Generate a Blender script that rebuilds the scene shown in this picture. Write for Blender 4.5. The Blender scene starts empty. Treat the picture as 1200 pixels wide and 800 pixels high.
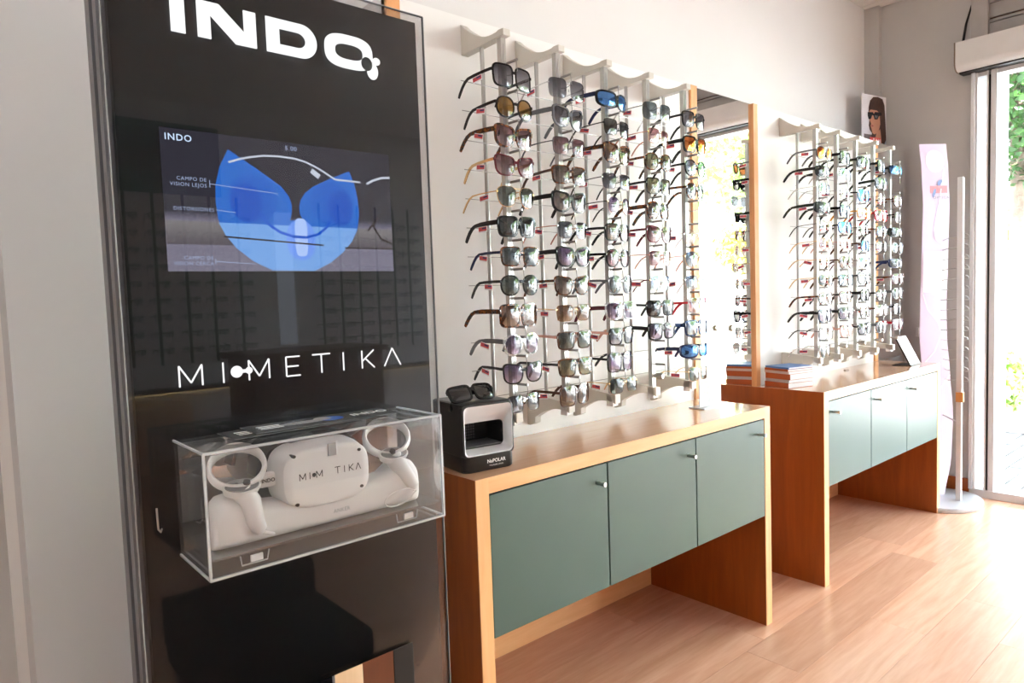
import bpy, math, random
from mathutils import Matrix, Vector
R = math.radians
random.seed(7)
scene = bpy.context.scene
col = scene.collection

# ------------------------------------------------------------------ camera
cam_data = bpy.data.cameras.new('camera')
cam_data.sensor_width = 36.0
cam_data.sensor_fit = 'HORIZONTAL'
cam_data.lens = 24.13
cam_data.clip_start = 0.02
cam = bpy.data.objects.new('camera', cam_data)
col.objects.link(cam)
yaw, pitch, roll = R(49.12), R(3.6331), R(-1.9987)
f0 = Vector((math.cos(yaw), math.sin(yaw), 0)); r0 = Vector((math.sin(yaw), -math.cos(yaw), 0)); u0 = Vector((0, 0, 1))
fw = f0 * math.cos(pitch) - u0 * math.sin(pitch)
u2 = u0 * math.cos(pitch) + f0 * math.sin(pitch)
rt = r0 * math.cos(roll) + u2 * math.sin(roll)
up = u2 * math.cos(roll) - r0 * math.sin(roll)
cam.matrix_world = Matrix(((rt.x, up.x, -fw.x, -0.3091), (rt.y, up.y, -fw.y, -1.5855), (rt.z, up.z, -fw.z, 1.2513), (0, 0, 0, 1)))
scene.camera = cam

# ------------------------------------------------------------------ world, sun, exposure
world = bpy.data.worlds.new('world'); scene.world = world; world.use_nodes = True
wn = world.node_tree.nodes; wl = world.node_tree.links
wbg = wn['Background']
wbg.inputs['Color'].default_value = (0.78, 0.89, 1.0, 1)
wbg.inputs['Strength'].default_value = 5.5
sun_data = bpy.data.lights.new('sun', 'SUN'); sun_data.energy = 26.0; sun_data.angle = R(1.0); sun_data.color = (1, .95, .86)
sun = bpy.data.objects.new('sun', sun_data); col.objects.link(sun)
sun.rotation_euler = (R(18), R(-33), 0)      # from above the roof, outwards over the street
# sampling portal in the shop-front opening (guides daylight sampling, gives off nothing)
por = bpy.data.lights.new('shopfront_portal', 'AREA'); por.shape = 'RECTANGLE'; por.size = 4.9; por.size_y = 2.45
por.cycles.is_portal = True
porob = bpy.data.objects.new('shopfront_portal', por); col.objects.link(porob)
porob.matrix_world = Matrix(((0, 0, 1, 4.46), (1, 0, 0, -2.8), (0, 1, 0, 1.23), (0, 0, 0, 1)))
scene.view_settings.view_transform = 'Standard'
scene.view_settings.look = 'None'
scene.view_settings.gamma = 1.0
scene.view_settings.use_curve_mapping = False
EXPO = 2.14
scene.view_settings.exposure = EXPO
scene.cycles.max_bounces = 14
scene.cycles.transparent_max_bounces = 40
scene.cycles.diffuse_bounces = 6

# ------------------------------------------------------------------ materials
MATS = {}
def _new(name):
    m = bpy.data.materials.new(name); m.use_nodes = True
    nt = m.node_tree
    return m, nt, nt.nodes, nt.links, nt.nodes['Principled BSDF']
def srgb(r, g, b):
    c = lambda v: (v / 255 / 12.92) if v / 255 <= .04045 else ((v / 255 + .055) / 1.055) ** 2.4
    return (c(r), c(g), c(b))
def pbr(name, color, rough=.5, metal=0.0, spec=.5, var=.06, scale=12.0, bump=0.0, coat=0.0, stretch=(1, 1, 1)):
    """principled surface with procedural noise variation of colour and optional fine relief"""
    if name in MATS: return MATS[name]
    m, nt, n, l, b = _new(name)
    b.inputs['Roughness'].default_value = rough; b.inputs['Metallic'].default_value = metal
    b.inputs['Specular IOR Level'].default_value = spec; b.inputs['Coat Weight'].default_value = coat
    tc = n.new('ShaderNodeTexCoord'); mp = n.new('ShaderNodeMapping'); mp.inputs['Scale'].default_value = stretch
    nz = n.new('ShaderNodeTexNoise'); nz.inputs['Scale'].default_value = scale; nz.inputs['Detail'].default_value = 4
    cr = n.new('ShaderNodeValToRGB')
    cr.color_ramp.elements[0].position = .3; cr.color_ramp.elements[1].position = .7
    cr.color_ramp.elements[0].color = (*[max(0, c * (1 - var)) for c in color], 1)
    cr.color_ramp.elements[1].color = (*[min(1, c * (1 + var)) for c in color], 1)
    l.new(tc.outputs['Object'], mp.inputs['Vector']); l.new(mp.outputs['Vector'], nz.inputs['Vector'])
    l.new(nz.outputs['Fac'], cr.inputs['Fac']); l.new(cr.outputs['Color'], b.inputs['Base Color'])
    if bump:
        bp = n.new('ShaderNodeBump'); bp.inputs['Strength'].default_value = bump; bp.inputs['Distance'].default_value = .002
        n2 = n.new('ShaderNodeTexNoise'); n2.inputs['Scale'].default_value = scale * 18
        l.new(tc.outputs['Object'], n2.inputs['Vector']); l.new(n2.outputs['Fac'], bp.inputs['Height']); l.new(bp.outputs['Normal'], b.inputs['Normal'])
    MATS[name] = m; return m
def wood(name, c1, c2, axis='X', rough=.35, scale=1.0, coat=.0, per_object=False, spec=.5):
    if name in MATS: return MATS[name]
    m, nt, n, l, b = _new(name)
    b.inputs['Roughness'].default_value = rough; b.inputs['Coat Weight'].default_value = coat; b.inputs['Coat Roughness'].default_value = .15
    b.inputs['Specular IOR Level'].default_value = spec
    tc = n.new('ShaderNodeTexCoord'); mp = n.new('ShaderNodeMapping')
    st = {'X': (1.2, 14, 14), 'Y': (14, 1.2, 14), 'Z': (14, 14, 1.2)}[axis]
    mp.inputs['Scale'].default_value = [s * scale for s in st]
    oi = n.new('ShaderNodeObjectInfo')
    l.new(tc.outputs['Object'], mp.inputs['Vector'])
    vec = mp.outputs['Vector']
    if per_object:
        ml = n.new('ShaderNodeMath'); ml.operation = 'MULTIPLY'; ml.inputs[1].default_value = 37.0
        l.new(oi.outputs['Random'], ml.inputs[0]); l.new(ml.outputs[0], mp.inputs['Location'])
    nz = n.new('ShaderNodeTexNoise'); nz.inputs['Scale'].default_value = 1.6; nz.inputs['Detail'].default_value = 6; nz.inputs['Distortion'].default_value = 1.2
    n2 = n.new('ShaderNodeTexNoise'); n2.inputs['Scale'].default_value = 9; n2.inputs['Detail'].default_value = 3
    l.new(vec, nz.inputs['Vector']); l.new(vec, n2.inputs['Vector'])
    ad = n.new('ShaderNodeMath'); ad.operation = 'MULTIPLY_ADD'; ad.inputs[1].default_value = .35
    l.new(n2.outputs['Fac'], ad.inputs[0]); l.new(nz.outputs['Fac'], ad.inputs[2])
    cr = n.new('ShaderNodeValToRGB'); cr.color_ramp.elements[0].position = .42; cr.color_ramp.elements[1].position = .9
    cr.color_ramp.elements[0].color = (*c1, 1); cr.color_ramp.elements[1].color = (*c2, 1)
    l.new(ad.outputs[0], cr.inputs['Fac'])
    out = cr.outputs['Color']
    if per_object:
        hs = n.new('ShaderNodeHueSaturation'); mr = n.new('ShaderNodeMapRange')
        mr.inputs['To Min'].default_value = .90; mr.inputs['To Max'].default_value = 1.10
        l.new(oi.outputs['Random'], mr.inputs['Value']); l.new(mr.outputs['Result'], hs.inputs['Value']); l.new(out, hs.inputs['Color']); out = hs.outputs['Color']
    l.new(out, b.inputs['Base Color'])
    MATS[name] = m; return m
def thin_glass(name, tint=(1, 1, 1), base=.04, rough=.0, ior=1.5, boost=1.0, glosscol=(1, 1, 1), haze=0.0):
    """thin sheet: tinted see-through plus mirror reflection that grows at grazing angles"""
    if name in MATS: return MATS[name]
    m, nt, n, l, b = _new(name); n.remove(b)
    out = n['Material Output']
    tr = n.new('ShaderNodeBsdfTransparent'); tr.inputs['Color'].default_value = (*tint, 1)
    gl = n.new('ShaderNodeBsdfGlossy'); gl.inputs['Roughness'].default_value = rough; gl.inputs['Color'].default_value = (*glosscol, 1)
    fr = n.new('ShaderNodeFresnel'); fr.inputs['IOR'].default_value = ior
    mu = n.new('ShaderNodeMath'); mu.operation = 'MULTIPLY_ADD'; mu.use_clamp = True; mu.inputs[1].default_value = boost; mu.inputs[2].default_value = base - .04
    # noise so that the sheet is not perfectly clean
    tc = n.new('ShaderNodeTexCoord'); nz = n.new('ShaderNodeTexNoise'); nz.inputs['Scale'].default_value = 6
    l.new(tc.outputs['Object'], nz.inputs['Vector'])
    mr = n.new('ShaderNodeMapRange'); mr.inputs['To Min'].default_value = rough; mr.inputs['To Max'].default_value = rough + .01
    l.new(nz.outputs['Fac'], mr.inputs['Value']); l.new(mr.outputs['Result'], gl.inputs['Roughness'])
    l.new(fr.outputs['Fac'], mu.inputs[0])
    mx = n.new('ShaderNodeMixShader'); l.new(mu.outputs[0], mx.inputs['Fac']); l.new(tr.outputs[0], mx.inputs[1]); l.new(gl.outputs[0], mx.inputs[2])
    res = mx.outputs[0]
    if haze:
        df = n.new('ShaderNodeBsdfDiffuse'); df.inputs['Color'].default_value = (.9, .92, .95, 1)
        m2 = n.new('ShaderNodeMixShader'); m2.inputs['Fac'].default_value = haze
        l.new(res, m2.inputs[1]); l.new(df.outputs[0], m2.inputs[2]); res = m2.outputs[0]
    l.new(res, out.inputs['Surface'])
    MATS[name] = m; return m
def lens_mat(name, top, bottom, mirror=0.0, mcol=(1, 1, 1), base=.055):
    """sunglass lens: tint graded from top to bottom, curved mirror reflection"""
    if name in MATS: return MATS[name]
    m, nt, n, l, b = _new(name); n.remove(b)
    out = n['Material Output']
    tc = n.new('ShaderNodeTexCoord'); sp = n.new('ShaderNodeSeparateXYZ'); l.new(tc.outputs['Generated'], sp.inputs[0])
    cr = n.new('ShaderNodeValToRGB'); k_ = 1.0 if name == 'lens_clear' else .72
    cr.color_ramp.elements[0].color = (*[c * k_ for c in bottom], 1); cr.color_ramp.elements[1].color = (*[c * k_ for c in top], 1)
    cr.color_ramp.elements[0].position = .1; cr.color_ramp.elements[1].position = .85
    l.new(sp.outputs['Z'], cr.inputs['Fac'])
    tr = n.new('ShaderNodeBsdfTransparent'); l.new(cr.outputs['Color'], tr.inputs['Color'])
    df = n.new('ShaderNodeBsdfDiffuse'); l.new(cr.outputs['Color'], df.inputs['Color'])
    m0 = n.new('ShaderNodeMixShader'); m0.inputs['Fac'].default_value = .12; l.new(tr.outputs[0], m0.inputs[1]); l.new(df.outputs[0], m0.inputs[2])
    gl = n.new('ShaderNodeBsdfGlossy'); gl.inputs['Roughness'].default_value = .02; gl.inputs['Color'].default_value = (*mcol, 1)
    fr = n.new('ShaderNodeFresnel'); fr.inputs['IOR'].default_value = 1.55
    mu = n.new('ShaderNodeMath'); mu.operation = 'ADD'; mu.use_clamp = True; mu.inputs[1].default_value = mirror if mirror else base - .05
    l.new(fr.outputs[0], mu.inputs[0])
    mx = n.new('ShaderNodeMixShader'); l.new(mu.outputs[0], mx.inputs['Fac']); l.new(m0.outputs[0], mx.inputs[1]); l.new(gl.outputs[0], mx.inputs[2])
    l.new(mx.outputs[0], out.inputs['Surface'])
    MATS[name] = m; return m
def tort(name, dark, light, rough=.15):
    if name in MATS: return MATS[name]
    m, nt, n, l, b = _new(name); b.inputs['Roughness'].default_value = rough
    tc = n.new('ShaderNodeTexCoord'); nz = n.new('ShaderNodeTexNoise'); nz.inputs['Scale'].default_value = 110; nz.inputs['Detail'].default_value = 2
    cr = n.new('ShaderNodeValToRGB'); cr.color_ramp.elements[0].position = .45; cr.color_ramp.elements[1].position = .62
    cr.color_ramp.elements[0].color = (*dark, 1); cr.color_ramp.elements[1].color = (*light, 1)
    l.new(tc.outputs['Object'], nz.inputs['Vector']); l.new(nz.outputs['Fac'], cr.inputs['Fac']); l.new(cr.outputs['Color'], b.inputs['Base Color'])
    MATS[name] = m; return m
def emit(name, color, strength):
    if name in MATS: return MATS[name]
    m, nt, n, l, b = _new(name); n.remove(b)
    e = n.new('ShaderNodeEmission'); e.inputs['Color'].default_value = (*color, 1); e.inputs['Strength'].default_value = strength / 2 ** EXPO
    l.new(e.outputs[0], n['Material Output'].inputs['Surface'])
    MATS[name] = m; return m

white_wall = pbr('white_wall_paint', (.80, .79, .78), .6, var=.02, scale=2, bump=.05)
grey_wall = pbr('warm_grey_wall_paint', (.50, .485, .47), .7, var=.04, scale=2.5, bump=.08)
board_white = pbr('white_display_board', (.90, .895, .88), .4, var=.012, scale=3)
bracket_mat = pbr('cream_bracket_lacquer', (.66, .63, .57), .35, var=.02)
chrome = pbr('brushed_chrome', (.46, .45, .43), .30, 1.0, var=.05, scale=30)
chrome_dark = pbr('dark_chrome_wire', (.38, .37, .36), .3, 1.0, var=.05, scale=30)
edge_wood = wood('beech_edge_wood', srgb(230, 168, 112), srgb(242, 188, 134), 'X', .38)
edge_wood_v = wood('beech_edge_wood_upright', srgb(230, 168, 112), srgb(242, 188, 134), 'Z', .38)
top_wood = wood('beech_top_wood', srgb(206, 158, 124), srgb(216, 170, 138), 'X', .12, coat=.5)
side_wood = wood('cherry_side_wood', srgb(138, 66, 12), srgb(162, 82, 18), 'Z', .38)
strip_wood = wood('beech_strip_wood', srgb(222, 158, 104), srgb(236, 178, 122), 'Z', .4)
floor_wood = wood('floor_laminate', srgb(200, 150, 120), srgb(220, 174, 146), 'X', .27, scale=.9, per_object=True, spec=.5)
desk_wood = wood('dark_desk_wood', srgb(96, 52, 30), srgb(120, 68, 40), 'X', .4)
pale_wood = wood('pale_wood', srgb(224, 186, 148), srgb(236, 202, 166), 'Z', .4)
green = pbr('sage_green_lacquer', srgb(72, 93, 85), .33, var=.03, scale=4)
black_gap = pbr('black_gap', (.01, .01, .01), .6)
steel = pbr('satin_steel', (.62, .62, .62), .28, 1.0)
alu = pbr('aluminium_frame', (.70, .71, .73), .38, .0, var=.03)
alu_grey = pbr('grey_aluminium', (.19, .20, .22), .35, .4, var=.03)
white_alu = pbr('white_lacquered_frame', (.82, .83, .85), .3, var=.02)
rubber = pbr('black_rubber', (.012, .012, .012), .5)
black_plastic = pbr('black_plastic', (.016, .016, .017), .32, var=.1)
black_cloth = pbr('black_cloth', (.004, .004, .005), .95, spec=.05)
white_plastic = pbr('white_plastic', (.80, .79, .79), .35, var=.015)
grey_plastic = pbr('grey_plastic', (.22, .22, .23), .35)
dark_strap = pbr('dark_grey_fabric', (.05, .05, .052), .8, bump=.2, scale=60)
silver_plastic = pbr('silver_plastic', (.72, .72, .75), .3, .25, var=.02)
print_white = pbr('white_print', (.92, .92, .93), .4, var=.01)
print_black = pbr('black_print', (.02, .02, .02), .5)
print_grey = pbr('grey_print', (.30, .34, .34), .5)
print_teal = pbr('teal_print', (.28, .48, .45), .5)
print_red = pbr('red_print', (.80, .10, .10), .5)
paper = pbr('white_paper', (.86, .86, .88), .6, var=.02)
ceil_mat = pbr('ceiling_tile_white', (.72, .70, .68), .9, var=.05, scale=20, bump=.2)
mirror_mat = pbr('mirror_silver', (.93, .94, .94), .004, 1.0, var=.003)
clear_pane = thin_glass('clear_window_glass', (.985, .993, .99), boost=.5)
smoked = thin_glass('smoked_glass', (.80, .80, .81), base=.04, boost=.42)
acrylic = thin_glass('clear_acrylic', (.985, .988, .99), base=.045, boost=.6, haze=.022)  # white haze in the colour stands in for reflections on the case panels
acrylic_edge = thin_glass('acrylic_edge', (.82, .84, .87), base=.14, haze=.36)
acrylic_dark = thin_glass('grey_acrylic_shelf', (.30, .30, .31), base=.10, haze=.10)

# ------------------------------------------------------------------ mesh helpers
class MB:
    def __init__(s): s.v = []; s.f = []; s.m = []; s.mi = 0
    def add(s, vs, fs):
        o = len(s.v); s.v += [tuple(v) for v in vs]; s.f += [tuple(i + o for i in f) for f in fs]; s.m += [s.mi] * len(fs); return s
    def box(s, x0, x1, y0, y1, z0, z1):
        vs = [(x, y, z) for z in (z0, z1) for y in (y0, y1) for x in (x0, x1)]
        return s.add(vs, [(0, 2, 3, 1), (4, 5, 7, 6), (0, 1, 5, 4), (2, 6, 7, 3), (0, 4, 6, 2), (1, 3, 7, 5)])
    def tube(s, pts, r, n=8, cap=True):
        pts = [Vector(p) for p in pts]; rs = r if isinstance(r, (list, tuple)) else [r] * len(pts)
        vs = []; prev = None
        for i, p in enumerate(pts):
            t = (pts[min(i + 1, len(pts) - 1)] - pts[max(i - 1, 0)]).normalized()
            a = Vector((0, 0, 1)) if abs(t.z) < .9 else Vector((1, 0, 0))
            if prev is not None: a = prev
            b1 = (a - t * a.dot(t)).normalized(); b2 = t.cross(b1); prev = b1
            for k in range(n):
                w = 2 * math.pi * k / n
                vs.append(p + (b1 * math.cos(w) + b2 * math.sin(w)) * rs[i])
        fs = []
        for i in range(len(pts) - 1):
            for k in range(n):
                a = i * n + k; b = i * n + (k + 1) % n
                fs.append((a, b, b + n, a + n))
        if cap: fs.append(tuple(range(n - 1, -1, -1))); fs.append(tuple((len(pts) - 1) * n + k for k in range(n)))
        return s.add(vs, fs)
    def prism(s, poly, f, depth):
        """poly: 2D outline; f maps (a, b, d) to 3D; extruded over the two depths"""
        n = len(poly); vs = [f(a, b, depth[0]) for a, b in poly] + [f(a, b, depth[1]) for a, b in poly]
        fs = [tuple(range(n)), tuple(range(2 * n - 1, n - 1, -1))] + [(i, i + n, (i + 1) % n + n, (i + 1) % n) for i in range(n)]
        return s.add(vs, fs)
    def loops(s, L, close=True, cap0=True, cap1=True):
        n = len(L[0]); vs = [p for lp in L for p in lp]; fs = []
        for i in range(len(L) - 1):
            for k in range(n if close else n - 1):
                fs.append((i * n + k, i * n + (k + 1) % n, (i + 1) * n + (k + 1) % n, (i + 1) * n + k))
        if cap0: fs.append(tuple(range(n - 1, -1, -1)))
        if cap1: fs.append(tuple((len(L) - 1) * n + k for k in range(n)))
        return s.add(vs, fs)
    def mesh(s, name, mats, smooth=False):
        me = bpy.data.meshes.new(name); me.from_pydata(s.v, [], s.f)
        for m in (mats if isinstance(mats, (list, tuple)) else [mats]): me.materials.append(m)
        for p, i in zip(me.polygons, s.m): p.material_index = i
        if smooth:
            for p in me.polygons: p.use_smooth = True
            try: me.set_sharp_from_angle(angle=R(42))
            except Exception: pass
        me.update(); return me
    def build(s, name, mats, parent=None, smooth=False, bevel=0.0, fix=True):
        me = s.mesh(name, mats, smooth)
        if fix: recalc(me)
        return put(name, me, parent, bevel)
import bmesh
def recalc(me):
    bm = bmesh.new(); bm.from_mesh(me); bmesh.ops.recalc_face_normals(bm, faces=bm.faces); bm.to_mesh(me); bm.free()
def put(name, me, parent=None, bevel=0.0):
    o = bpy.data.objects.new(name, me); col.objects.link(o)
    if parent is not None:
        o.parent = parent
        if parent.type == 'EMPTY': o.matrix_parent_inverse = Matrix.Translation(-parent.location)
    if bevel:
        b = o.modifiers.new('bevel', 'BEVEL'); b.width = bevel; b.segments = 2; b.limit_method = 'ANGLE'; b.angle_limit = R(40)
    return o
def tag(o, label, cat, group=None):
    o['label'] = label; o['category'] = cat
    assert 4 <= len(label.split()) <= 16, label
    if group: o['group'] = group
    return o
def thing(name, label, cat, loc, group=None):
    o = bpy.data.objects.new(name, None); col.objects.link(o); o.location = loc; o.empty_display_size = .05
    return tag(o, label, cat, group)
def struct(o): o['kind'] = 'structure'; return o
def boxobj(name, b, mat, parent=None, bevel=0.0): return MB().box(*b).build(name, mat, parent, bevel=bevel)
def local(o):       # part placed in its thing's own coordinates
    o.matrix_parent_inverse = Matrix.Identity(4); return o
def superell(a, b, n, N=32, c=(0, 0)):
    out = []
    for i in range(N):
        t = 2 * math.pi * i / N; ct, st = math.cos(t), math.sin(t)
        out.append((c[0] + a * math.copysign(abs(ct) ** (2 / n), ct), c[1] + b * math.copysign(abs(st) ** (2 / n), st)))
    return out
def curve_shape(splines, extrude=0.0):
    """filled 2D outlines (with holes) as a mesh"""
    cu = bpy.data.curves.new('outline', 'CURVE'); cu.dimensions = '2D'; cu.fill_mode = 'BOTH'; cu.extrude = extrude
    for pts in splines:
        sp = cu.splines.new('POLY'); sp.points.add(len(pts) - 1); sp.use_cyclic_u = True
        for p, q in zip(sp.points, pts): p.co = (q[0], q[1], 0, 1)
    return _curve_mesh(cu)
def text_shape(body, size, align='LEFT', extrude=0.0, offset=0.0, space=1.0):
    cu = bpy.data.curves.new('text', 'FONT'); cu.body = body; cu.size = size; cu.align_x = align; cu.extrude = extrude; cu.offset = offset; cu.space_character = space
    cu.resolution_u = 3
    return _curve_mesh(cu)
def _curve_mesh(cu):
    o = bpy.data.objects.new('tmp', cu); col.objects.link(o)
    dg = bpy.context.evaluated_depsgraph_get()
    me = bpy.data.meshes.new_from_object(o.evaluated_get(dg)); bpy.data.objects.remove(o); bpy.data.curves.remove(cu)
    return me
FRONT = Matrix(((1, 0, 0, 0), (0, 0, -1, 0), (0, 1, 0, 0), (0, 0, 0, 1)))      # text x,y -> world X,Z facing -Y
def flat(name, me, mat, parent, M):
    me.transform(M); me.materials.clear(); me.materials.append(mat); me.name = name
    return put(name, me, parent)
def at_front(x, y, z): return Matrix.Translation((x, y, z)) @ FRONT
def strokes(segs, w, y, name, mat, parent, thick=.0008):
    b = MB()
    for (x0, z0, x1, z1) in segs:
        d = Vector((x1 - x0, z1 - z0)); d.normalize(); nn = Vector((-d.y, d.x)) * w / 2
        b.prism([(x0 + nn.x, z0 + nn.y), (x1 + nn.x, z1 + nn.y), (x1 - nn.x, z1 - nn.y), (x0 - nn.x, z0 - nn.y)], lambda a, c, dd: (a, dd, c), (y, y - thick))
    return b.build(name, mat, parent)

# ================================================================== ROOM SHELL
XE = 4.30          # inner face of the shop-front wall
YW, YOPP, ZC, XL = .245, -5.23, 2.96, -3.0
floor = struct(boxobj('floor', (XL, XE + .02, YOPP, .9, -.06, -.008), pbr('floor_underlay', (.10, .06, .04), .8)))
PW, PL = .1915, 1.285
row_off = [.459, .1, .84, .40, .95, .62, .2, 1.05, .70, .33]
plank_me = {}
r = 0
y = -.733 + PW * 8
rows = []
while y > YOPP: rows.append(y); y -= PW
for k, ytop in enumerate(rows):
    off = {-.347: 1.787, -.7330: 2.755, -.9245: 2.444}.get(round(ytop, 3))
    x = ({2: .0}.get(k, 0) + row_off[k % 10]) - 2 * PL - PL
    if abs(ytop - (-.733)) < .01: x = 2.755 - 6 * PL
    elif abs(ytop - (-.9245)) < .01: x = 2.444 - 6 * PL
    elif abs(ytop - (-.350)) < .01: x = 1.787 - 5 * PL
    y1, y0 = min(ytop, .89), max(ytop - PW, YOPP)
    if y1 <= y0 + .01: continue
    while x < XE:
        x0, x1 = max(x, XL), min(x + PL, XE)
        if x1 - x0 > .02:
            key = (round(x1 - x0, 3), round(y1 - y0, 3))
            if key not in plank_me:
                plank_me[key] = MB().box(.0006, key[0] - .0006, .0006, key[1] - .0006, -.008, 0).mesh('plank', floor_wood)
            p = put('plank', plank_me[key]); p.parent = floor; p.location = (x0, y0, 0)
        x += PL
# long wall (behind the display build-out), recess at its near end, opposite and end walls
struct(boxobj('wall_long', (.56, XE, YW, YW + .15, 0, ZC), white_wall))
struct(boxobj('wall_kiosk', (-.16, .56, YW, YW + .15, 0, ZC), pbr('pale_grey_wall', (.56, .56, .57), .6, var=.02, scale=2, bump=.05)))  # even pale grey, darker than the rest of the long wall
struct(boxobj('wall_recess', (XL, -.16, .75, .9, 0, ZC), grey_wall))
struct(boxobj('wall_recess_side', (-.16, -.10, YW + .15, .75, 0, ZC), white_wall))
struct(boxobj('baseboard_recess', (XL, -.162, .73, .75, 0, .10), desk_wood))
struct(boxobj('wall_end', (XL - .15, XL, YOPP, .9, 0, ZC), white_wall))
struct(boxobj('wall_opposite', (XL, XE, YOPP - .15, YOPP, 0, ZC), white_wall))
struct(boxobj('wall_street', (XE, XE + .2, -.325, YW + .15, -.1, ZC), grey_wall))
struct(boxobj('wall_column', (XE - .045, XE, .16, YW, 0, ZC), grey_wall))
struct(boxobj('wall_fascia', (XE + .02, XE + .2, YOPP, -.325, 2.46, ZC), grey_wall))
struct(boxobj('baseboard_street', (XE - .015, XE, -.325, .16, 0, .10), side_wood))
struct(boxobj('baseboard_long', (.669, 3.85, YW - .018, YW, 0, .13), edge_wood))
ceiling = struct(boxobj('ceiling', (XL - .1, XE + .3, YOPP - .1, 1.0, ZC + .01, ZC + .35), pbr('ceiling_grid_grey', (.45, .44, .43), .8)))
tile_me = MB().box(.004, .596, .004, .596, ZC - .006, ZC + .012).mesh('ceiling_tile', ceil_mat)
tile_cut = MB().box(.004, .49, .004, .596, ZC - .006, ZC + .012).mesh('ceiling_tile', ceil_mat)
nx = 12
for i in range(nx + 1):
    for j in range(10):
        x0 = XL + .6 * i; y0 = YW - .6 * (j + 1)
        if x0 + .6 > XE + .01: continue
        t = put('ceiling_tile', tile_me); t.parent = ceiling; t.location = (x0, y0, 0)
for j in range(10):
    b = MB().box(4.204, XE - .002, YW - .6 * (j + 1) + .004, YW - .6 * j - .004, ZC - .006, ZC + .012).build('ceiling_tile', ceil_mat, ceiling)

# unseen fill panels added at the ceiling to even out the daylight falloff
def fill_panel(x, y, where):
    t = thing('ceiling_fill', 'unseen square fill light panel added %s' % where, 'added fill light', (x, y, ZC - .03), 'added fill panels')
    boxobj('frame', (x - .3, x + .3, y - .3, y + .3, ZC - .020, ZC - .007), white_alu, t)
    m_ = emit('ceiling_fill_glow', (.97, .98, 1), 1)
    for nd in m_.node_tree.nodes:
        if nd.type == 'EMISSION': nd.inputs['Strength'].default_value = FILL_GLOW
    boxobj('diffuser', (x - .28, x + .28, y - .28, y + .28, ZC - .024, ZC - .0205), m_, t)
FILL_GLOW = 1.3
for x, y, w in ((-1.5, -.955, 'over the recess'), (-.3, -1.555, 'over the kiosk stool'), (-1.5, -2.755, 'at the end wall'), (-.3, -2.755, 'over the open floor')): fill_panel(x, y, w)

# display build-out on the long wall: white boards, beech strips, two mirrors
ZT = 2.053
struct(boxobj('wall_display', (.667, 2.041, .004, YW, .80, ZT), board_white))
struct(boxobj('wall_display_corner', (2.50, 3.79, .004, YW, .80, ZT), board_white))
struct(boxobj('wall_mirror_backing', (2.0455, 2.480, .02, YW, .0, ZT), pbr('mirror_backing', (.25, .24, .23), .7)))
struct(MB().box(3.79, 4.252, .02, YW, .821, ZT).box(3.8575, 4.252, .02, YW, .0, .8209).build('wall_mirror_backing_corner', pbr('mirror_backing', (.25, .24, .23), .7)))
for i, (a, b_) in enumerate(((.667, .708), (2.021, 2.061), (2.483, 2.517), (3.772, 3.812))):
    struct(boxobj('trim_%d' % (i + 1), (a, b_, -.006, .019, .821, ZT), strip_wood))
tag(boxobj('wall_mirror', (2.0615, 2.4825, .006, .0195, .05, ZT - .001), mirror_mat), 'tall wall mirror between the two sunglasses racks, edged by beech strips', 'mirror')
tag(boxobj('wall_mirror', (3.8125, 4.250, .006, .0195, .821, ZT - .001), mirror_mat), 'tall mirror in the corner by the shop front, reflecting grey wall', 'mirror')

# ================================================================== SHOP FRONT
win = struct(boxobj('window_1', (XE - .01, XE + .14, YOPP, -.325, -.02, .045), alu))
win['label'] = 'aluminium framed shop front with large panes'
def post(y0, y1, mat, x0=XE - .01, x1=XE + .09, z0=.045, z1=2.46, name='frame_post'): return boxobj(name, (x0, x1, y1, y0, z0, z1), mat, win, .003)
post(-.325, -.343, alu, XE - .03); post(-.343, -.352, white_alu)
boxobj('pane', (XE + .035, XE + .041, -.395, -.352, .045, 2.46), clear_pane, win)
post(-.395, -.404, white_alu); post(-.404, -.416, rubber, XE + .0, XE + .08, name='gasket')
post(-.416, -.445, alu)
struct(boxobj('wall_reveal', (XE + .20, 4.70, -.402, -.20, -.06, 3.0), pbr('white_render', (.70, .70, .70), .7, var=.02)))
ys = [-.445, -1.95, -3.35, -4.75]
for i in range(3):
    boxobj('pane', (XE + .035, XE + .041, ys[i + 1] + (.03 if i < 2 else 0), ys[i] - (.03 if i else 0), .045, 2.46), clear_pane, win)
    if i < 2: post(ys[i + 1] + .03, ys[i + 1] - .03, white_alu)
post(-4.75, YOPP, alu)
boxobj('frame_rail', (XE, XE + .09, YOPP, -.325, 2.40, 2.46), alu, win)
# glasses stickers on the pane
st = MB(); sd = MB(); sg = MB()
for k, yc in enumerate((-1.10, -1.235, -1.37, -1.505, -1.64)):
    zc = .965
    ring = [[(yc + (r_) * math.cos(2 * math.pi * i / 24), zc + (r_) * math.sin(2 * math.pi * i / 24)) for i in range(24)] for r_ in (.052, .046)]
    for i in range(24):
        j = (i + 1) % 24
        st.add([(XE + .0345, *ring[0][i]), (XE + .0345, *ring[0][j]), (XE + .0345, *ring[1][j]), (XE + .0345, *ring[1][i])], [(0, 1, 2, 3)])
    if k in (0, 2): st.add([(XE + .0345, yc - .052, zc - .003), (XE + .0345, yc - .083, zc - .003), (XE + .0345, yc - .083, zc + .003), (XE + .0345, yc - .052, zc + .003)], [(0, 1, 2, 3)])
    eye = [(yc + .027 * math.cos(2 * math.pi * i / 20 + .8) * (1 if i < 17 else .3), zc + .027 * math.sin(2 * math.pi * i / 20 + .8) * (1 if i < 17 else .3)) for i in range(20)]
    sd.add([(XE + .0345, a, c) for a, c in eye], [tuple(range(20))])
st.build('glasses_sticker', print_red, win); sd.build('eye_sticker', pbr('sage_print', (.35, .37, .30), .5), win)
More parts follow.
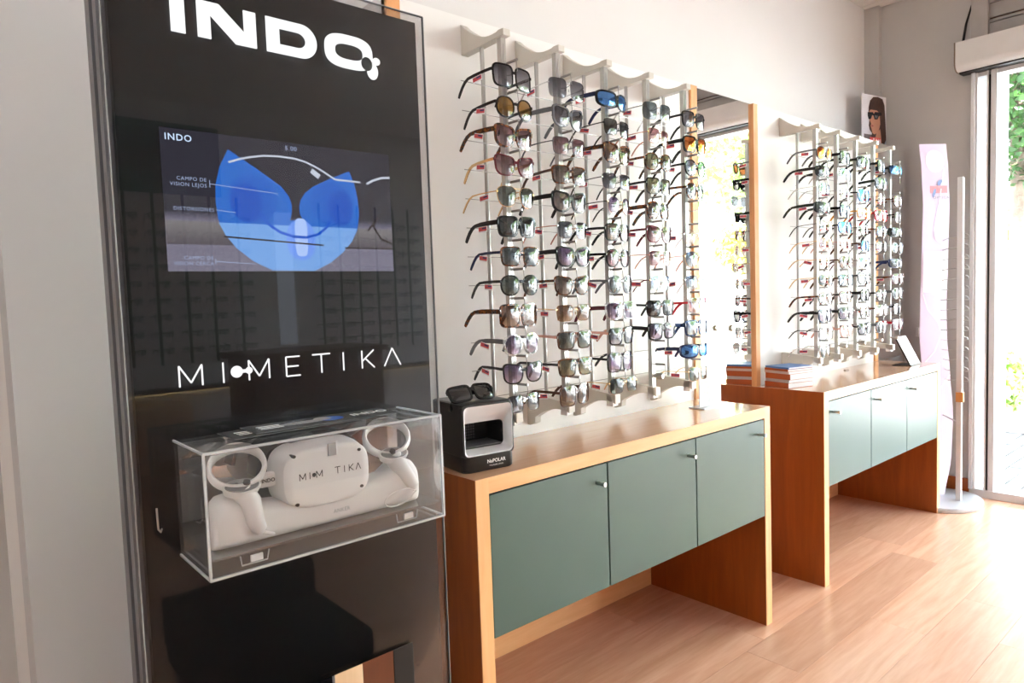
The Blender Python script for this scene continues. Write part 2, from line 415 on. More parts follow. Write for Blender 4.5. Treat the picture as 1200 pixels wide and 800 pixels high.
# roller shutter box with rounded lower edge, fascia slats and a grey post above
sb = thing('shutter_box', 'white roller shutter box with rounded lower edge above the shop front', 'shutter box', (4.25, -2.7, 2.43))
prof = [(XE, 2.585), (4.175, 2.585), (4.175, 2.475)] + [(4.175 + .045 * (1 - math.cos(a)), 2.475 - .045 * math.sin(a)) for a in [R(15 * k) for k in range(1, 7)]] + [(XE, 2.43)]
MB().prism(prof, lambda a, c, d: (a, d, c), (-.275, YOPP)).build('housing', pbr('white_shutter_metal', (.66, .65, .64), .3, var=.02), sb)
MB().prism([(a * 1.0, c) for a, c in prof], lambda a, c, d: (a - .002, d, c), (-.268, -.275)).build('end_cap', pbr('dark_bronze_cap', (.20, .15, .11), .5), sb)
boxobj('slot', (4.225, 4.298, YOPP, -.28, 2.422, 2.431), rubber, sb)
fs = struct(boxobj('trim_5', (4.265, XE + .02, -.405, -.325, 2.585, ZC), pbr('shutter_guide_grey', (.42, .40, .38), .5)))
slat_mat = pbr('roller_slat_grey', (.36, .345, .33), .5, var=.05)
sh = thing('roller_shutter', 'grey slatted roller shutter curtain above the white shutter box', 'shutter', (4.29, -2.7, 2.585))
z = 2.60
while z < ZC - .12:
    boxobj('slat', (4.288, 4.298, YOPP, -.406, z, z + .075), slat_mat, sh)
    boxobj('slat', (4.281, 4.296, YOPP, -.406, z + .078, z + .094), slat_mat, sh, .004)
    z += .105
boxobj('backing', (4.299, XE + .019, YOPP, -.406, 2.586, ZC - .02), pbr('brown_gap', (.10, .05, .03), .8), sh)  # dark brown showing between the slats
tag(MB().tube([(4.285, -.322, 2.80), (4.27, -.300, 2.70), (4.25, -.290, 2.592)], [.004, .006, .007], 6).build('shutter_strap', rubber), 'black shutter strap hanging beside the grey shutter guide post', 'strap')
tag(MB().tube([(4.285, -.06 + .0, .93), (4.285, -.06, .985)], .02, 4).build('wall_socket', pbr('white_socket', (.7, .69, .68), .4)), 'small pale socket on grey wall behind the lilac display stand', 'socket')

# ================================================================== CABINETS
def cabinet(X, label, knob_side):
    W, D, T, H = 1.3755, .3055, .0392, .82
    c = thing('cabinet', label, 'cabinet', (X + W / 2, -.03, 0))
    y0, y1 = -D, YW - .001
    # top, stopping at the display boards above it
    MB().box(X + .0008, X + W - .0008, y0 + .003, y1, H - T, H).build('top', top_wood, c)
    boxobj('edge_band', (X + T, X + W - T, y0, y0 + .003, H - T, H), edge_wood, c)
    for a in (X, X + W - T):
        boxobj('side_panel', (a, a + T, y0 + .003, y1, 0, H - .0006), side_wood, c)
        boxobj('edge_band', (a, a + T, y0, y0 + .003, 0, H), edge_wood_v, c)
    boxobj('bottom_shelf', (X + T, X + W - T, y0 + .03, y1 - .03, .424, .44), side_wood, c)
    boxobj('carcass', (X + T, X + W - T, y0 + .024, y0 + .03, .44, H - T), black_gap, c)
    boxobj('back_panel', (X + T, X + W - T, y1 - .03, y1 - .02, .13, H - T), side_wood, c)
    dw = (W - 2 * T) / 3
    for i in range(3):
        a = X + T + dw * i
        d = boxobj('door', (a + .0025, a + dw - .0025, y0 + .001, y0 + .020, .418, H - T - .005), green, c, .0012)
        kx = a + dw - .045 if knob_side > 0 else a + .045
        k = MB().tube([(kx, y0 + .001, .728), (kx, y0 - .022, .728), (kx, y0 - .0225, .728), (kx, y0 - .03, .728)], [.0052, .0052, .0068, .0068], 14).build('knob', steel, d, True)
    return c
cabinet(.669, 'sage green three-door cabinet beside the black kiosk, holding the tester box', 1)
cabinet(2.4815, 'sage green three-door cabinet under the corner rack, holding the stack of magazines', -1)

# ================================================================== RACKS
PZ0, PSTEP = 1.880, .0788
def bracket_poly(top):
    # (distance from wall, z): tall at the wall, slim at the tip, ogee edge
    if top:
        lo = [(0, 1.943), (.185, 1.946)]
        hi = [(.185, 1.964), (.165, 1.9645)] + [(.185 - .185 * t, 1.963 + .066 * (t ** 2.6) - .006 * math.sin(math.pi * min(1, t * 1.2)) ** 2) for t in [i / 12 for i in range(2, 12)]] + [(0, 2.030)]
        return lo + hi
    hi = [(0, .955), (.185, .925 + .012)]
    lo = [(.185, .908)] + [(.185 - .185 * t, .908 - .050 * (t ** 1.6) + .020 * math.sin(math.pi * t) * (1 - t * .4)) for t in [i / 10 for i in range(1, 9)]] + [(.035, .862), (.012, .853), (0, .853)]
    return hi + lo
def rack(name, X0, label):
    rk = thing('eyewear_rack', label, 'rack', (X0 + .412, 0, .853))
    pole_f = MB().box(-.0085, .0085, -.008, .008, .925, 1.946).mesh('front_pole', chrome)
    slot = MB().box(-.0022, .0022, -.0088, -.0078, .95, 1.93).mesh('slot', chrome_dark)
    pole_r = MB().tube([(0, 0, .95), (0, 0, 1.946)], .0058, 10).mesh('rear_pole', chrome, True)
    for top in (True, False):
        bm_ = MB().prism(bracket_poly(top), lambda a, c, d: (d, -a + .003, c), (-.0125, .0125)).mesh('bracket', bracket_mat); recalc(bm_)
        for i in range(5):
            o = put('bracket', bm_, rk, .0015); o.location.x = X0 + .206 * i
    cap = MB().box(-.0125, .0125, -.172, -.146, .900, .934).mesh('pole_cap', white_plastic)
    pb = MB()
    pb.tube([(0, -.150, 0), (0, -.206, 0)], .0036, 7)
    pb.tube([(0, -.203, 0), (0, -.206, -.030), (0, -.178, -.034), (0, -.160, -.030)], .0011, 5)
    peg = pb.mesh('peg', chrome_dark, True)
    kb = MB()
    kb.loops([[(.030 * 0 + r_ * math.cos(2 * math.pi * k / 10), d, r_ * math.sin(2 * math.pi * k / 10)) for k in range(10)] for d, r_ in ((-.166, .006), (-.182, .006), (-.184, .011), (-.196, .012), (-.203, .007))])
    knob = kb.mesh('lock_knob', chrome, True)
    for i in range(5):
        x = X0 + .206 * i
        for nm, me, yy in (('front_pole', pole_f, -.158), ('slot_strip', slot, -.158), ('rear_pole', pole_r, -.075)):
            o = put(nm, me, rk); o.location = (x, yy, 0)
        o = put('pole_cap', cap, rk); o.location.x = x
        o = put('lock_knob', knob, rk); o.location = (x, 0, .975)
        for k in range(12):
            o = put('peg', peg, rk); o.location = (x + .012, 0, PZ0 - PSTEP * k)
    wire = MB().tube([(X0 - .082, -.0825, 0), (X0 + .206 * 4 + .05, -.0825, 0)], .0012, 5).mesh('wire', chrome_dark)
    for k in range(12):
        o = put('wire', wire, rk); o.location.z = PZ0 - PSTEP * k - .040
    return rk
rack('eyewear_rack', .925, 'cream bracketed chrome pole rack of sunglasses above the tester box')
rack('eyewear_rack', 2.733, 'cream bracketed chrome pole rack of sunglasses above the magazines')

# ================================================================== EYEWEAR
FR = {
 'black': pbr('frame_black', (.006, .006, .007), .25, spec=.35), 'tortoise': tort('frame_tortoise', (.020, .008, .004), (.24, .075, .018)),
 'burgundy': pbr('frame_burgundy', (.12, .015, .025), .15), 'gold': pbr('frame_gold', (.72, .48, .24), .22, 1.0), 'silver': pbr('frame_silver', (.66, .66, .67), .2, 1.0),
 'clear': thin_glass('frame_clear', (.93, .93, .94), base=.12, haze=.10), 'smoke grey': pbr('frame_smoke', (.15, .16, .18), .15), 'navy': pbr('frame_navy', (.012, .020, .075), .18),
 'brown': pbr('frame_brown', (.085, .035, .020), .16), 'red': pbr('frame_red', (.55, .02, .03), .18), 'blue tortoise': tort('frame_blue_tortoise', (.006, .010, .03), (.05, .11, .30)),
 'rose': pbr('frame_rose', (.68, .36, .29), .2), 'green black': pbr('frame_green_black', (.015, .025, .015), .2), 'orange': pbr('frame_orange', (.72, .33, .06), .2)}
LN = {
 'grey': lens_mat('lens_grey', (.06, .06, .085), (.42, .42, .48)), 'dark grey': lens_mat('lens_dark', (.045, .05, .052), (.09, .095, .095)),
 'amber': lens_mat('lens_amber', (.34, .17, .02), (.50, .28, .05)), 'burgundy': lens_mat('lens_burgundy', (.16, .05, .07), (.62, .42, .44)),
 'green': lens_mat('lens_green', (.11, .14, .13), (.22, .26, .24)), 'blue grey': lens_mat('lens_bluegrey', (.11, .15, .17), (.32, .38, .40)),
 'brown': lens_mat('lens_brown', (.22, .11, .06), (.50, .31, .20)), 'purple': lens_mat('lens_purple', (.17, .11, .24), (.60, .47, .62)),
 'taupe': lens_mat('lens_taupe', (.13, .10, .09), (.52, .43, .38)), 'pink': lens_mat('lens_pink', (.40, .14, .18), (.85, .62, .64)),
 'blue mirrored': lens_mat('lens_blue_mirror', (.02, .08, .30), (.03, .12, .40), .32, (.22, .50, 1.0)), 'orange mirrored': lens_mat('lens_orange_mirror', (.35, .05, .02), (.6, .20, .03), .30, (1.0, .42, .14)),
 'pale blue': lens_mat('lens_pale_blue', (.28, .38, .62), (.80, .84, .80), .06, (.8, .9, 1)), 'clear': lens_mat('lens_clear', (.74, .75, .77), (.90, .90, .91), .03),
 'olive': lens_mat('lens_olive', (.20, .18, .10), (.42, .36, .22))}
SHAPES = {  # a, b, exponent, lift, taper, gap, k (front curve)
 'oversized square': (.0305, .0275, 4.0, .0, .04, .015, 1.7), 'square': (.0275, .0235, 4.2, .001, .08, .017, 1.7), 'rectangular': (.0280, .0190, 4.5, .0, .05, .017, 1.7),
 'round': (.0262, .0250, 2.3, .0, .04, .018, 1.7), 'cat-eye': (.0285, .0240, 2.8, .30, .10, .016, 1.7), 'aviator': (.0300, .0265, 2.7, .0, .16, .017, 1.7),
 'wraparound': (.0345, .0195, 3.0, .10, .06, .013, 3.4)}
tag_me = None
def make_tag_mesh():
    b = MB(); b.box(-.0008, .0008, -.017, .017, -.015, 0); b.mi = 1; b.box(-.0010, .0010, -.0165, .0165, -.0120, -.0015); b.mi = 2; b.box(-.0012, .0012, -.014, .002, -.0070, -.003)
    return b.mesh('price_tag', [paper, pbr('tag_red', (.62, .08, .10), .5), pbr('tag_navy', (.03, .03, .12), .5)])
tag_me = make_tag_mesh()
gcache = {}
def glasses_meshes(shape, style):
    key = (shape, style)
    if key in gcache: return gcache[key]
    a, b, n, lift, taper, gap, k = SHAPES[shape]
    rtk = {'thin': .0011, 'mid': .0031, 'thick': .0046, 'rimless': .0005}[style]
    dep = {'thin': .0016, 'mid': .0034, 'thick': .0050, 'rimless': .0010}[style]
    N = 26
    def outline(grow):
        pts = []
        for x, z in superell(a + grow, b + grow, n, N):
            z2 = z + (lift * max(0, x) * (1 if z > -b * .2 else .15) if lift else 0)
            pts.append((x * (1 + taper * z / b), z2))
        return pts
    front = MB(); lens = []
    cx = a + gap / 2
    yc = lambda X: k * X * X
    for sgn in (-1, 1):
        Lp = []
        inn, out = outline(0), outline(rtk)
        for pts, yo in ((inn, -.0002), (out, .0004), (out, dep), (inn, dep)):
            Lp.append([(sgn * (cx + x), yc(cx + x) + yo, z) for x, z in pts])
        Lp.append(Lp[0]); front.loops(Lp, True, False, False)
        lb = MB(); rings = []
        for s in (1.0, .72, .42, .15):
            rings.append([(sgn * (cx + x * s), yc(cx + x * s) + .0012 - .0036 * (1 - s * s), z * s) for x, z in outline(.0004)])
        lb.loops(rings, True, False, True)
        me = lb.mesh('lens', paper, True); recalc(me); lens.append(me)
    zb = b * .38
    if style in ('thin', 'rimless'):
        front.tube([(-gap / 2 - .001, .001, zb), (-gap / 4, -.0012, zb + .0025), (gap / 4, -.0012, zb + .0025), (gap / 2 + .001, .001, zb)], .0011, 6)
        if shape == 'aviator': front.tube([(-gap / 2 - .006, .001, b * .82), (gap / 2 + .006, .001, b * .82)], .0010, 6)
        for s in (-1, 1): front.loops([[(s * (gap / 2 - .001) + .0012 * math.cos(t), .006 + q, -.001 + .0045 * math.sin(t)) for t in [2 * math.pi * i / 8 for i in range(8)]] for q in (0, .0015)])
    else:
        hb = {'mid': .0035, 'thick': .0055}[style]
        g2 = gap / 2 + .0015
        front.loops([[(x, y0 + .0006, zz - hb), (x, y0 + .0006, zz + hb), (x, y0 + dep, zz + hb), (x, y0 + dep, zz - hb)] for x, y0, zz in ((-g2, .0002, zb), (-g2 / 2, -.0003, zb + .0012), (g2 / 2, -.0003, zb + .0012), (g2, .0002, zb))])
    xw = 2 * a + gap / 2 + rtk; yw = yc(xw); zt = b * .45 + (lift * a * .6)
    # end pieces
    for s in (-1, 1): front.box(*sorted((s * (xw - .003), s * (xw + .002))), yw - .0005, yw + .006, zt - max(rtk, .0015) * 1.1, zt + max(rtk, .0015) * 1.1)
    temples = []
    h0 = {'thin': .0013, 'rimless': .0012, 'mid': .0036, 'thick': .0062}[style]
    h1 = {'thin': .0022, 'rimless': .0020, 'mid': .0040, 'thick': .0048}[style]
    for s in (-1, 1):
        tb = MB(); Lp = []
        path = [(.003, 0, h0), (.03, .0005, h0), (.07, 0, h0 * .8 + h1 * .2), (.096, -.0015, h1 * .9), (.110, -.008, h1), (.122, -.019, h1), (.133, -.033, h1), (.139, -.042, h1 * .7)]
        for i, (yy, zz, hh) in enumerate(path):
            d = Vector((path[min(i + 1, 7)][0] - path[max(i - 1, 0)][0], path[min(i + 1, 7)][1] - path[max(i - 1, 0)][1])).normalized()
            w = .0013 if style != 'thick' else .0018
            xo = s * (xw + .0015 - .05 * max(0, yy - .05) ** 1 * .9)
            q = Vector((-d.y, d.x)) * hh
            Lp.append([(xo - w, yw + yy + q.x, zt + zz + q.y), (xo + w, yw + yy + q.x, zt + zz + q.y), (xo + w, yw + yy - q.x, zt + zz - q.y), (xo - w, yw + yy - q.x, zt + zz - q.y)])
        tb.loops(Lp); me = tb.mesh('temple', paper, True); recalc(me); temples.append(me)
    fm = front.mesh('front_frame', paper, True); recalc(fm)
    gcache[key] = (fm, lens, temples, xw, yw, zt); return gcache[key]
mcache = {}
def with_mat(me, mat):
    key = (me.name, mat.name)
    if key not in mcache:
        c = me.copy(); c.materials.clear(); c.materials.append(mat); mcache[key] = c
    return mcache[key]
ORD = 'top second third fourth fifth sixth seventh eighth ninth tenth eleventh bottom'.split()
def eyewear(spec, loc, label, group, rz=0, rx=0, price=True, folded=False, name='sunglasses', cat='sunglasses'):
    shape, style, fcol, lcol, tcol = spec
    fm, lens, temples, xw, yw, zt = glasses_meshes(shape, style)
    o = thing(name, label, cat, loc, group); o.rotation_euler = (rx, 0, rz)
    local(put('front_frame', with_mat(fm, FR[fcol]), o))
    for me in lens: local(put('lens', with_mat(me, LN[lcol]), o))
    for i, me in enumerate(temples):
        t = local(put('temple', with_mat(me, FR[tcol]), o))
        if folded:
            s = -1 if i == 0 else 1
            t.location = Vector((s * xw, yw, 0)) - Matrix.Rotation(R(84 * s), 3, 'Z') @ Vector((s * xw, yw, 0)) + Vector((0, .004 + .004 * i, 0)); t.rotation_euler.z = R(84 * s)
    if price:
        t = local(put('price_tag', tag_me, o)); t.location = (-(xw + .0035), yw + random.uniform(.045, .075), zt - .006); t.rotation_euler.x = R(random.uniform(-6, 14))
    return o
S = lambda sh, st, f, l, t=None: (sh, st, f, l, t or f)
OS, SQ, RE, RO, CA, AV, WR = 'oversized square', 'square', 'rectangular', 'round', 'cat-eye', 'aviator', 'wraparound'
RACK1 = [
 [S(OS, 'mid', 'black', 'grey'), S(RO, 'mid', 'black', 'amber'), S(CA, 'thick', 'tortoise', 'burgundy'), S(CA, 'mid', 'burgundy', 'burgundy', 'gold'), S(AV, 'thin', 'gold', 'green'), S(SQ, 'thick', 'black', 'dark grey'),
  S(SQ, 'mid', 'tortoise', 'blue grey', 'navy'), S(RO, 'mid', 'black', 'green'), S(OS, 'thick', 'tortoise', 'brown'), S(RO, 'thick', 'clear', 'purple', 'smoke grey'), S(CA, 'mid', 'black', 'purple'), S(SQ, 'rimless', 'silver', 'grey')],
 [S(OS, 'rimless', 'silver', 'grey'), S(CA, 'thick', 'smoke grey', 'grey'), S(SQ, 'thin', 'smoke grey', 'burgundy'), S(SQ, 'mid', 'tortoise', 'taupe', 'brown'), S(CA, 'thick', 'black', 'taupe'), S(SQ, 'rimless', 'silver', 'grey', 'rose'),
  S(CA, 'thick', 'black', 'purple'), S(CA, 'mid', 'tortoise', 'taupe'), S(SQ, 'rimless', 'gold', 'brown'), S(SQ, 'mid', 'brown', 'green', 'rose'), S(SQ, 'mid', 'tortoise', 'olive', 'black'), S(OS, 'mid', 'brown', 'brown')],
 [S(WR, 'thick', 'black', 'blue mirrored', 'navy'), S(SQ, 'thin', 'black', 'dark grey'), S(CA, 'thick', 'tortoise', 'brown'), S(SQ, 'rimless', 'silver', 'grey', 'black'), S(RO, 'rimless', 'gold', 'purple', 'black'), S(SQ, 'mid', 'black', 'taupe'),
  S(RO, 'mid', 'black', 'burgundy'), S(RO, 'mid', 'smoke grey', 'blue grey'), S(SQ, 'thick', 'clear', 'purple', 'burgundy'), S(SQ, 'mid', 'black', 'grey', 'rose'), S(OS, 'mid', 'black', 'purple'), S(SQ, 'rimless', 'gold', 'green')],
 [S(OS, 'rimless', 'silver', 'blue grey', 'clear'), S(SQ, 'rimless', 'gold', 'pink', 'rose'), S(RO, 'mid', 'tortoise', 'olive'), S(SQ, 'mid', 'black', 'olive'), S(RO, 'thick', 'tortoise', 'taupe'), S(CA, 'mid', 'burgundy', 'burgundy'),
  S(SQ, 'rimless', 'rose', 'burgundy'), S(SQ, 'rimless', 'gold', 'pale blue', 'burgundy'), S(SQ, 'mid', 'black', 'dark grey'), S(SQ, 'thick', 'black', 'purple'), None, None],
 [S(SQ, 'mid', 'black', 'grey'), S(SQ, 'thick', 'black', 'orange mirrored'), S(RO, 'mid', 'black', 'pale blue'), S(RO, 'mid', 'tortoise', 'green'), None, S(RO, 'rimless', 'silver', 'clear'),
  S(AV, 'thin', 'gold', 'pale blue', 'rose'), S(SQ, 'rimless', 'silver', 'pale blue'), S(SQ, 'mid', 'clear', 'pink', 'red'), S(SQ, 'thick', 'blue tortoise', 'pale blue'), S(WR, 'thick', 'navy', 'blue mirrored'), S(SQ, 'thin', 'gold', 'green')]]
RACK2 = [
 [S(RO, 'mid', 'smoke grey', 'orange mirrored'), S(WR, 'thick', 'black', 'dark grey'), S(SQ, 'rimless', 'silver', 'pale blue'), S(WR, 'thick', 'black', 'green', 'green black'), S(RO, 'rimless', 'gold', 'clear', 'black'), S(RO, 'thin', 'gold', 'pink'),
  S(SQ, 'rimless', 'gold', 'clear'), S(RO, 'thin', 'gold', 'green'), S(RO, 'mid', 'tortoise', 'clear'), S(CA, 'thick', 'navy', 'purple', 'black'), S(OS, 'thin', 'black', 'clear'), S(AV, 'thin', 'silver', 'dark grey')],
 [S(SQ, 'thick', 'black', 'green'), S(AV, 'thin', 'silver', 'pale blue'), S(SQ, 'rimless', 'silver', 'clear'), S(SQ, 'thick', 'navy', 'pale blue', 'black'), S(SQ, 'mid', 'navy', 'blue mirrored', 'black'), S(RO, 'rimless', 'rose', 'clear'),
  S(RO, 'mid', 'brown', 'brown'), S(SQ, 'mid', 'black', 'pale blue', 'brown'), S(SQ, 'mid', 'tortoise', 'clear', 'black'), S(SQ, 'thick', 'black', 'purple'), S(RO, 'mid', 'rose', 'clear'), None],
 [S(SQ, 'thick', 'black', 'dark grey'), None, S(AV, 'mid', 'black', 'blue mirrored'), S(SQ, 'mid', 'orange', 'clear'), S(SQ, 'thin', 'black', 'clear'), S(RO, 'mid', 'navy', 'blue mirrored', 'brown'),
  S(AV, 'thin', 'gold', 'pale blue', 'burgundy'), S(CA, 'mid', 'black', 'clear'), S(RO, 'thick', 'black', 'grey'), S(SQ, 'mid', 'tortoise', 'clear', 'silver'), S(SQ, 'mid', 'black', 'grey'), None],
 [S(SQ, 'thick', 'black', 'blue grey'), S(SQ, 'thick', 'black', 'dark grey', 'green black'), S(RO, 'thin', 'silver', 'clear'), S(SQ, 'thick', 'red', 'pink'), S(SQ, 'mid', 'tortoise', 'pale blue'), S(RO, 'thin', 'black', 'clear'),
  None, None, S(RO, 'mid', 'black', 'clear'), S(SQ, 'mid', 'clear', 'clear', 'tortoise'), S(RO, 'thick', 'smoke grey', 'dark grey'), None],
 [S(WR, 'thick', 'black', 'blue mirrored'), None, S(SQ, 'mid', 'tortoise', 'clear'), S(RO, 'mid', 'smoke grey', 'clear', 'black'), S(WR, 'thick', 'green black', 'dark grey', 'black'), S(RO, 'thin', 'silver', 'pale blue'),
  S(WR, 'thick', 'navy', 'blue grey'), S(SQ, 'mid', 'burgundy', 'clear', 'tortoise'), S(RO, 'thick', 'smoke grey', 'grey'), S(SQ, 'mid', 'black', 'clear'), S(SQ, 'thick', 'burgundy', 'clear', 'red'), None]]
PHR1 = ['pole next to the kiosk', 'second pole from kiosk', 'middle pole beside kiosk', 'second pole before mirror', 'pole just before mirror']
PHR2 = ['corner rack pole above magazines', 'corner rack second pole', 'corner rack middle pole', 'corner rack fourth pole', 'corner rack last pole']
def fill(rackspec, X0, phr, group):
    for c, colspec in enumerate(rackspec):
        for k, sp in enumerate(colspec):
            if sp is None: continue
            sh, stl, fc, lc, tc_ = sp
            fcw = {'green black': 'dark green'}.get(fc, fc)
            if stl == 'rimless': fcw = 'rimless ' + fcw
            lab = '%s %s sunglasses, %s lenses, %s peg, %s' % (fcw, sh, lc, ORD[k], phr[c])
            eyewear(sp, (X0 + .206 * c + .004 + random.uniform(-.006, .006), -.2055 - SHAPES[sh][6] * 0, PZ0 - PSTEP * k - .047 + random.uniform(-.003, .003)), lab, group,
                    R(random.uniform(-4, 9)), R(random.uniform(-2, 3)), price=random.random() < .8)
fill(RACK1, .925, PHR1, 'sunglasses on the rack beside the kiosk')
fill(RACK2, 2.733, PHR2, 'sunglasses on the corner rack')

# ================================================================== KIOSK
kx0, kx1, ky, kz1 = -.058, .549, -.340, 1.854
ks = thing('display_kiosk', 'tall black glass kiosk with white lettering and a blue screen image', 'kiosk', (.245, -.29, 0))
boxobj('glass_sheet', (kx0, kx1, ky, ky + .006, .02, kz1), smoked, ks)
kb = boxobj('backing', (kx0 + .012, kx1 - .012, ky + .012, ky + .030, .02, kz1 - .011), pbr('kiosk_black', (.006, .006, .0065), .5), ks)
boxobj('rear_frame', (kx0 - .002, kx0 + .030, ky + .075, -.232, 0, kz1 - .006), alu_grey, ks)
boxobj('side_rail', (kx0 - .001, kx0 + .02, ky + .031, ky + .055, 0, kz1 - .006), alu_grey, ks)
boxobj('side_gasket', (kx0 + .004, kx0 + .022, ky + .055, ky + .075, 0, kz1 - .008), rubber, ks)
boxobj('foot_plate', (kx0, kx1, ky - .02, -.2, 0, .02), alu_grey, ks)
gl_edge = pbr('glass_edge_grey', (.30, .32, .33), .2)
boxobj('glass_edge', (kx1, kx1 + .0015, ky, ky + .006, .02, kz1), gl_edge, ks); boxobj('glass_edge', (kx0, kx1, ky, ky + .006, kz1, kz1 + .0015), gl_edge, ks)
boxobj('glass_edge', (kx0 - .0015, kx0, ky, ky + .006, .02, kz1), gl_edge, ks)
# big lettering on the glass
LET = emit('backlit_white', (1, 1, 1), 1.15)
yl = ky - .0006
def arc(cx_, cz_, rx, rz_, a0, a1, n=10): return [(cx_ + rx * math.cos(R(a0 + (a1 - a0) * i / n)), cz_ + rz_ * math.sin(R(a0 + (a1 - a0) * i / n))) for i in range(n + 1)]
z0, z1 = 1.7135, 1.776
flat('letter', curve_shape([[(.0435, z0), (.0665, z0), (.0665, z1), (.0435, z1)]], .0006), LET, ks, at_front(0, yl, 0))
flat('letter', curve_shape([[(.086, z0), (.108, z0), (.108, z0 + .040), (.150, z0), (.187, z0), (.187, z1), (.165, z1), (.165, z0 + .024), (.123, z1), (.086, z1)]], .0006), LET, ks, at_front(0, yl, 0))
D_out = [(.205, z0)] + arc(.272, (z0 + z1) / 2, .031, (z1 - z0) / 2, -90, 90, 14) + [(.205, z1)]
D_in = [(.230, z0 + .0175)] + arc(.264, (z0 + z1) / 2, .016, (z1 - z0) / 2 - .0175, -90, 90, 12) + [(.230, z1 - .0175)]
flat('letter', curve_shape([D_out, D_in], .0006), LET, ks, at_front(0, yl, 0))
zm = (z0 + z1) / 2
O_out = superell(.052, .0325, 2.9, 40, (.3705, zm)); O_in = superell(.030, .0145, 2.7, 32, (.3705, zm))
flat('letter', curve_shape([O_out, O_in], .0006), LET, ks, at_front(0, yl, 0))
mark = flat('emblem', curve_shape([superell(.0125, .0165, 2, 24, (.4205, 1.7165))], .0006), LET, ks, at_front(0, yl - .0014, 0))
flat('emblem', curve_shape([superell(.0125, .0135, 2, 24, (.4075, 1.7285))], .0002), pbr('kiosk_black', (.006, .006, .0065), .5), ks, at_front(0, yl - .0024, 0))
flat('emblem', curve_shape([superell(.0085, .0075, 2, 20, (.4305, 1.7380))], .0006), LET, ks, at_front(0, yl - .0006, 0))
# thin lettering
a, b_ = 1.1195, 1.1555
SEG = {'M': [(.021, a, .021, b_), (.021, b_, .0395, a + .006), (.0395, a + .006, .058, b_), (.058, b_, .058, a)], 'I': [(.0935, a, .0935, b_)],
       'M2': [(.1385, a, .1385, b_), (.1385, b_, .157, a + .006), (.157, a + .006, .1755, b_), (.1755, b_, .1755, a)],
       'E': [(.208, a, .208, b_), (.208, a, .235, a), (.208, b_, .235, b_), (.208, (a + b_) / 2, .232, (a + b_) / 2)], 'T': [(.260, b_, .297, b_), (.2785, a, .2785, b_)],
       'I2': [(.325, a, .325, b_)], 'K': [(.366, a, .366, b_), (.367, a + .015, .393, b_), (.374, a + .019, .394, a)], 'A': [(.417, a, .4365, b_), (.4365, b_, .456, a)]}
for kk, sg in SEG.items(): strokes(sg, .0027, yl, 'letter', LET, ks)
dot = superell(.0105, .0105, 2, 24, (.117, 1.137))
flat('emblem', curve_shape([dot], .0006), LET, ks, at_front(0, yl, 0))
flat('emblem', curve_shape([superell(.0062, .0062, 2, 20, (.1385, 1.1375))], .0006), LET, ks, at_front(0, yl - .0006, 0))
strokes([(.122, 1.1372, .137, 1.1372)], .0060, yl - .0003, 'emblem', LET, ks)
# screen behind the glass
ysn = ky + .010
def smat(name, c0, c1, zlo, zhi, s):
    m, nt, n, l, b = _new(name); n.remove(b)
    tc = n.new('ShaderNodeTexCoord'); sp = n.new('ShaderNodeSeparateXYZ'); l.new(tc.outputs['Generated'], sp.inputs[0])
    cr = n.new('ShaderNodeValToRGB'); e0, e1 = cr.color_ramp.elements; e0.color = (*c0, 1); e1.color = (*c1, 1); e0.position = zlo; e1.position = zhi
    e = n.new('ShaderNodeEmission'); e.inputs['Strength'].default_value = s / 2 ** EXPO
    l.new(sp.outputs['Z'], cr.inputs['Fac']); l.new(cr.outputs['Color'], e.inputs['Color']); l.new(e.outputs[0], n['Material Output'].inputs['Surface']); return m
SC = 1.9
scr = boxobj('screen', (.018, .456, ysn, ysn + .002, 1.316, 1.556), smat('screen_picture', (.17, .16, .21), (.030, .028, .038), .36, .43, SC * .9), ks)
boxobj('screen_picture', (.018, .456, ysn - .0003, ysn, 1.362, 1.402), smat('screen_sand', (.085, .075, .085), (.16, .15, .15), .1, .9, SC), scr)
fan = [(.128, 1.531), (.112, 1.500), (.103, 1.467), (.1015, 1.437), (.104, 1.408), (.115, 1.380), (.133, 1.357), (.162, 1.334), (.197, 1.3175), (.280, 1.3165), (.314, 1.333), (.341, 1.353), (.362, 1.375), (.375, 1.398), (.381, 1.430), (.379, 1.462), (.373, 1.490), (.363, 1.514),
       (.325, 1.498), (.285, 1.478), (.268, 1.465), (.258, 1.450), (.2545, 1.437), (.2555, 1.424), (.264, 1.408), (.249, 1.4125), (.235, 1.411), (.2395, 1.425), (.2405, 1.440), (.236, 1.455), (.222, 1.473), (.180, 1.500)]
flat('lens_picture', curve_shape([fan]), smat('screen_blue', (.17, .33, .64), (.022, .12, .46), .34, .41, SC), scr, at_front(0, ysn - .0008, 0))
flat('lens_picture', curve_shape([[(.1045, 1.4015), (.115, 1.380), (.133, 1.357), (.162, 1.334), (.197, 1.3175), (.280, 1.3165), (.314, 1.333), (.341, 1.353), (.362, 1.375), (.3755, 1.4015)]]), emit('screen_sky_blue', (.15, .31, .62), SC), scr, at_front(0, ysn - .0010, 0))
for sx, cxx in ((1, .168), (-1, .322)):
    flat('lens_picture', curve_shape([superell(.044, .042, 2.2, 30, (cxx, 1.447))]), emit('screen_soft_blue', (.018, .10, .44), SC), scr, at_front(0, ysn - .0012, 0))
flat('lens_picture', curve_shape([superell(.028, .035, 2.2, 30, (.155, 1.440))]), emit('screen_deep_blue', (.012, .070, .40), SC), scr, at_front(0, ysn - .0016, 0))
flat('lens_picture', curve_shape([superell(.026, .034, 2.2, 30, (.340, 1.440))]), emit('screen_deep_blue', (.012, .070, .40), SC), scr, at_front(0, ysn - .0016, 0))
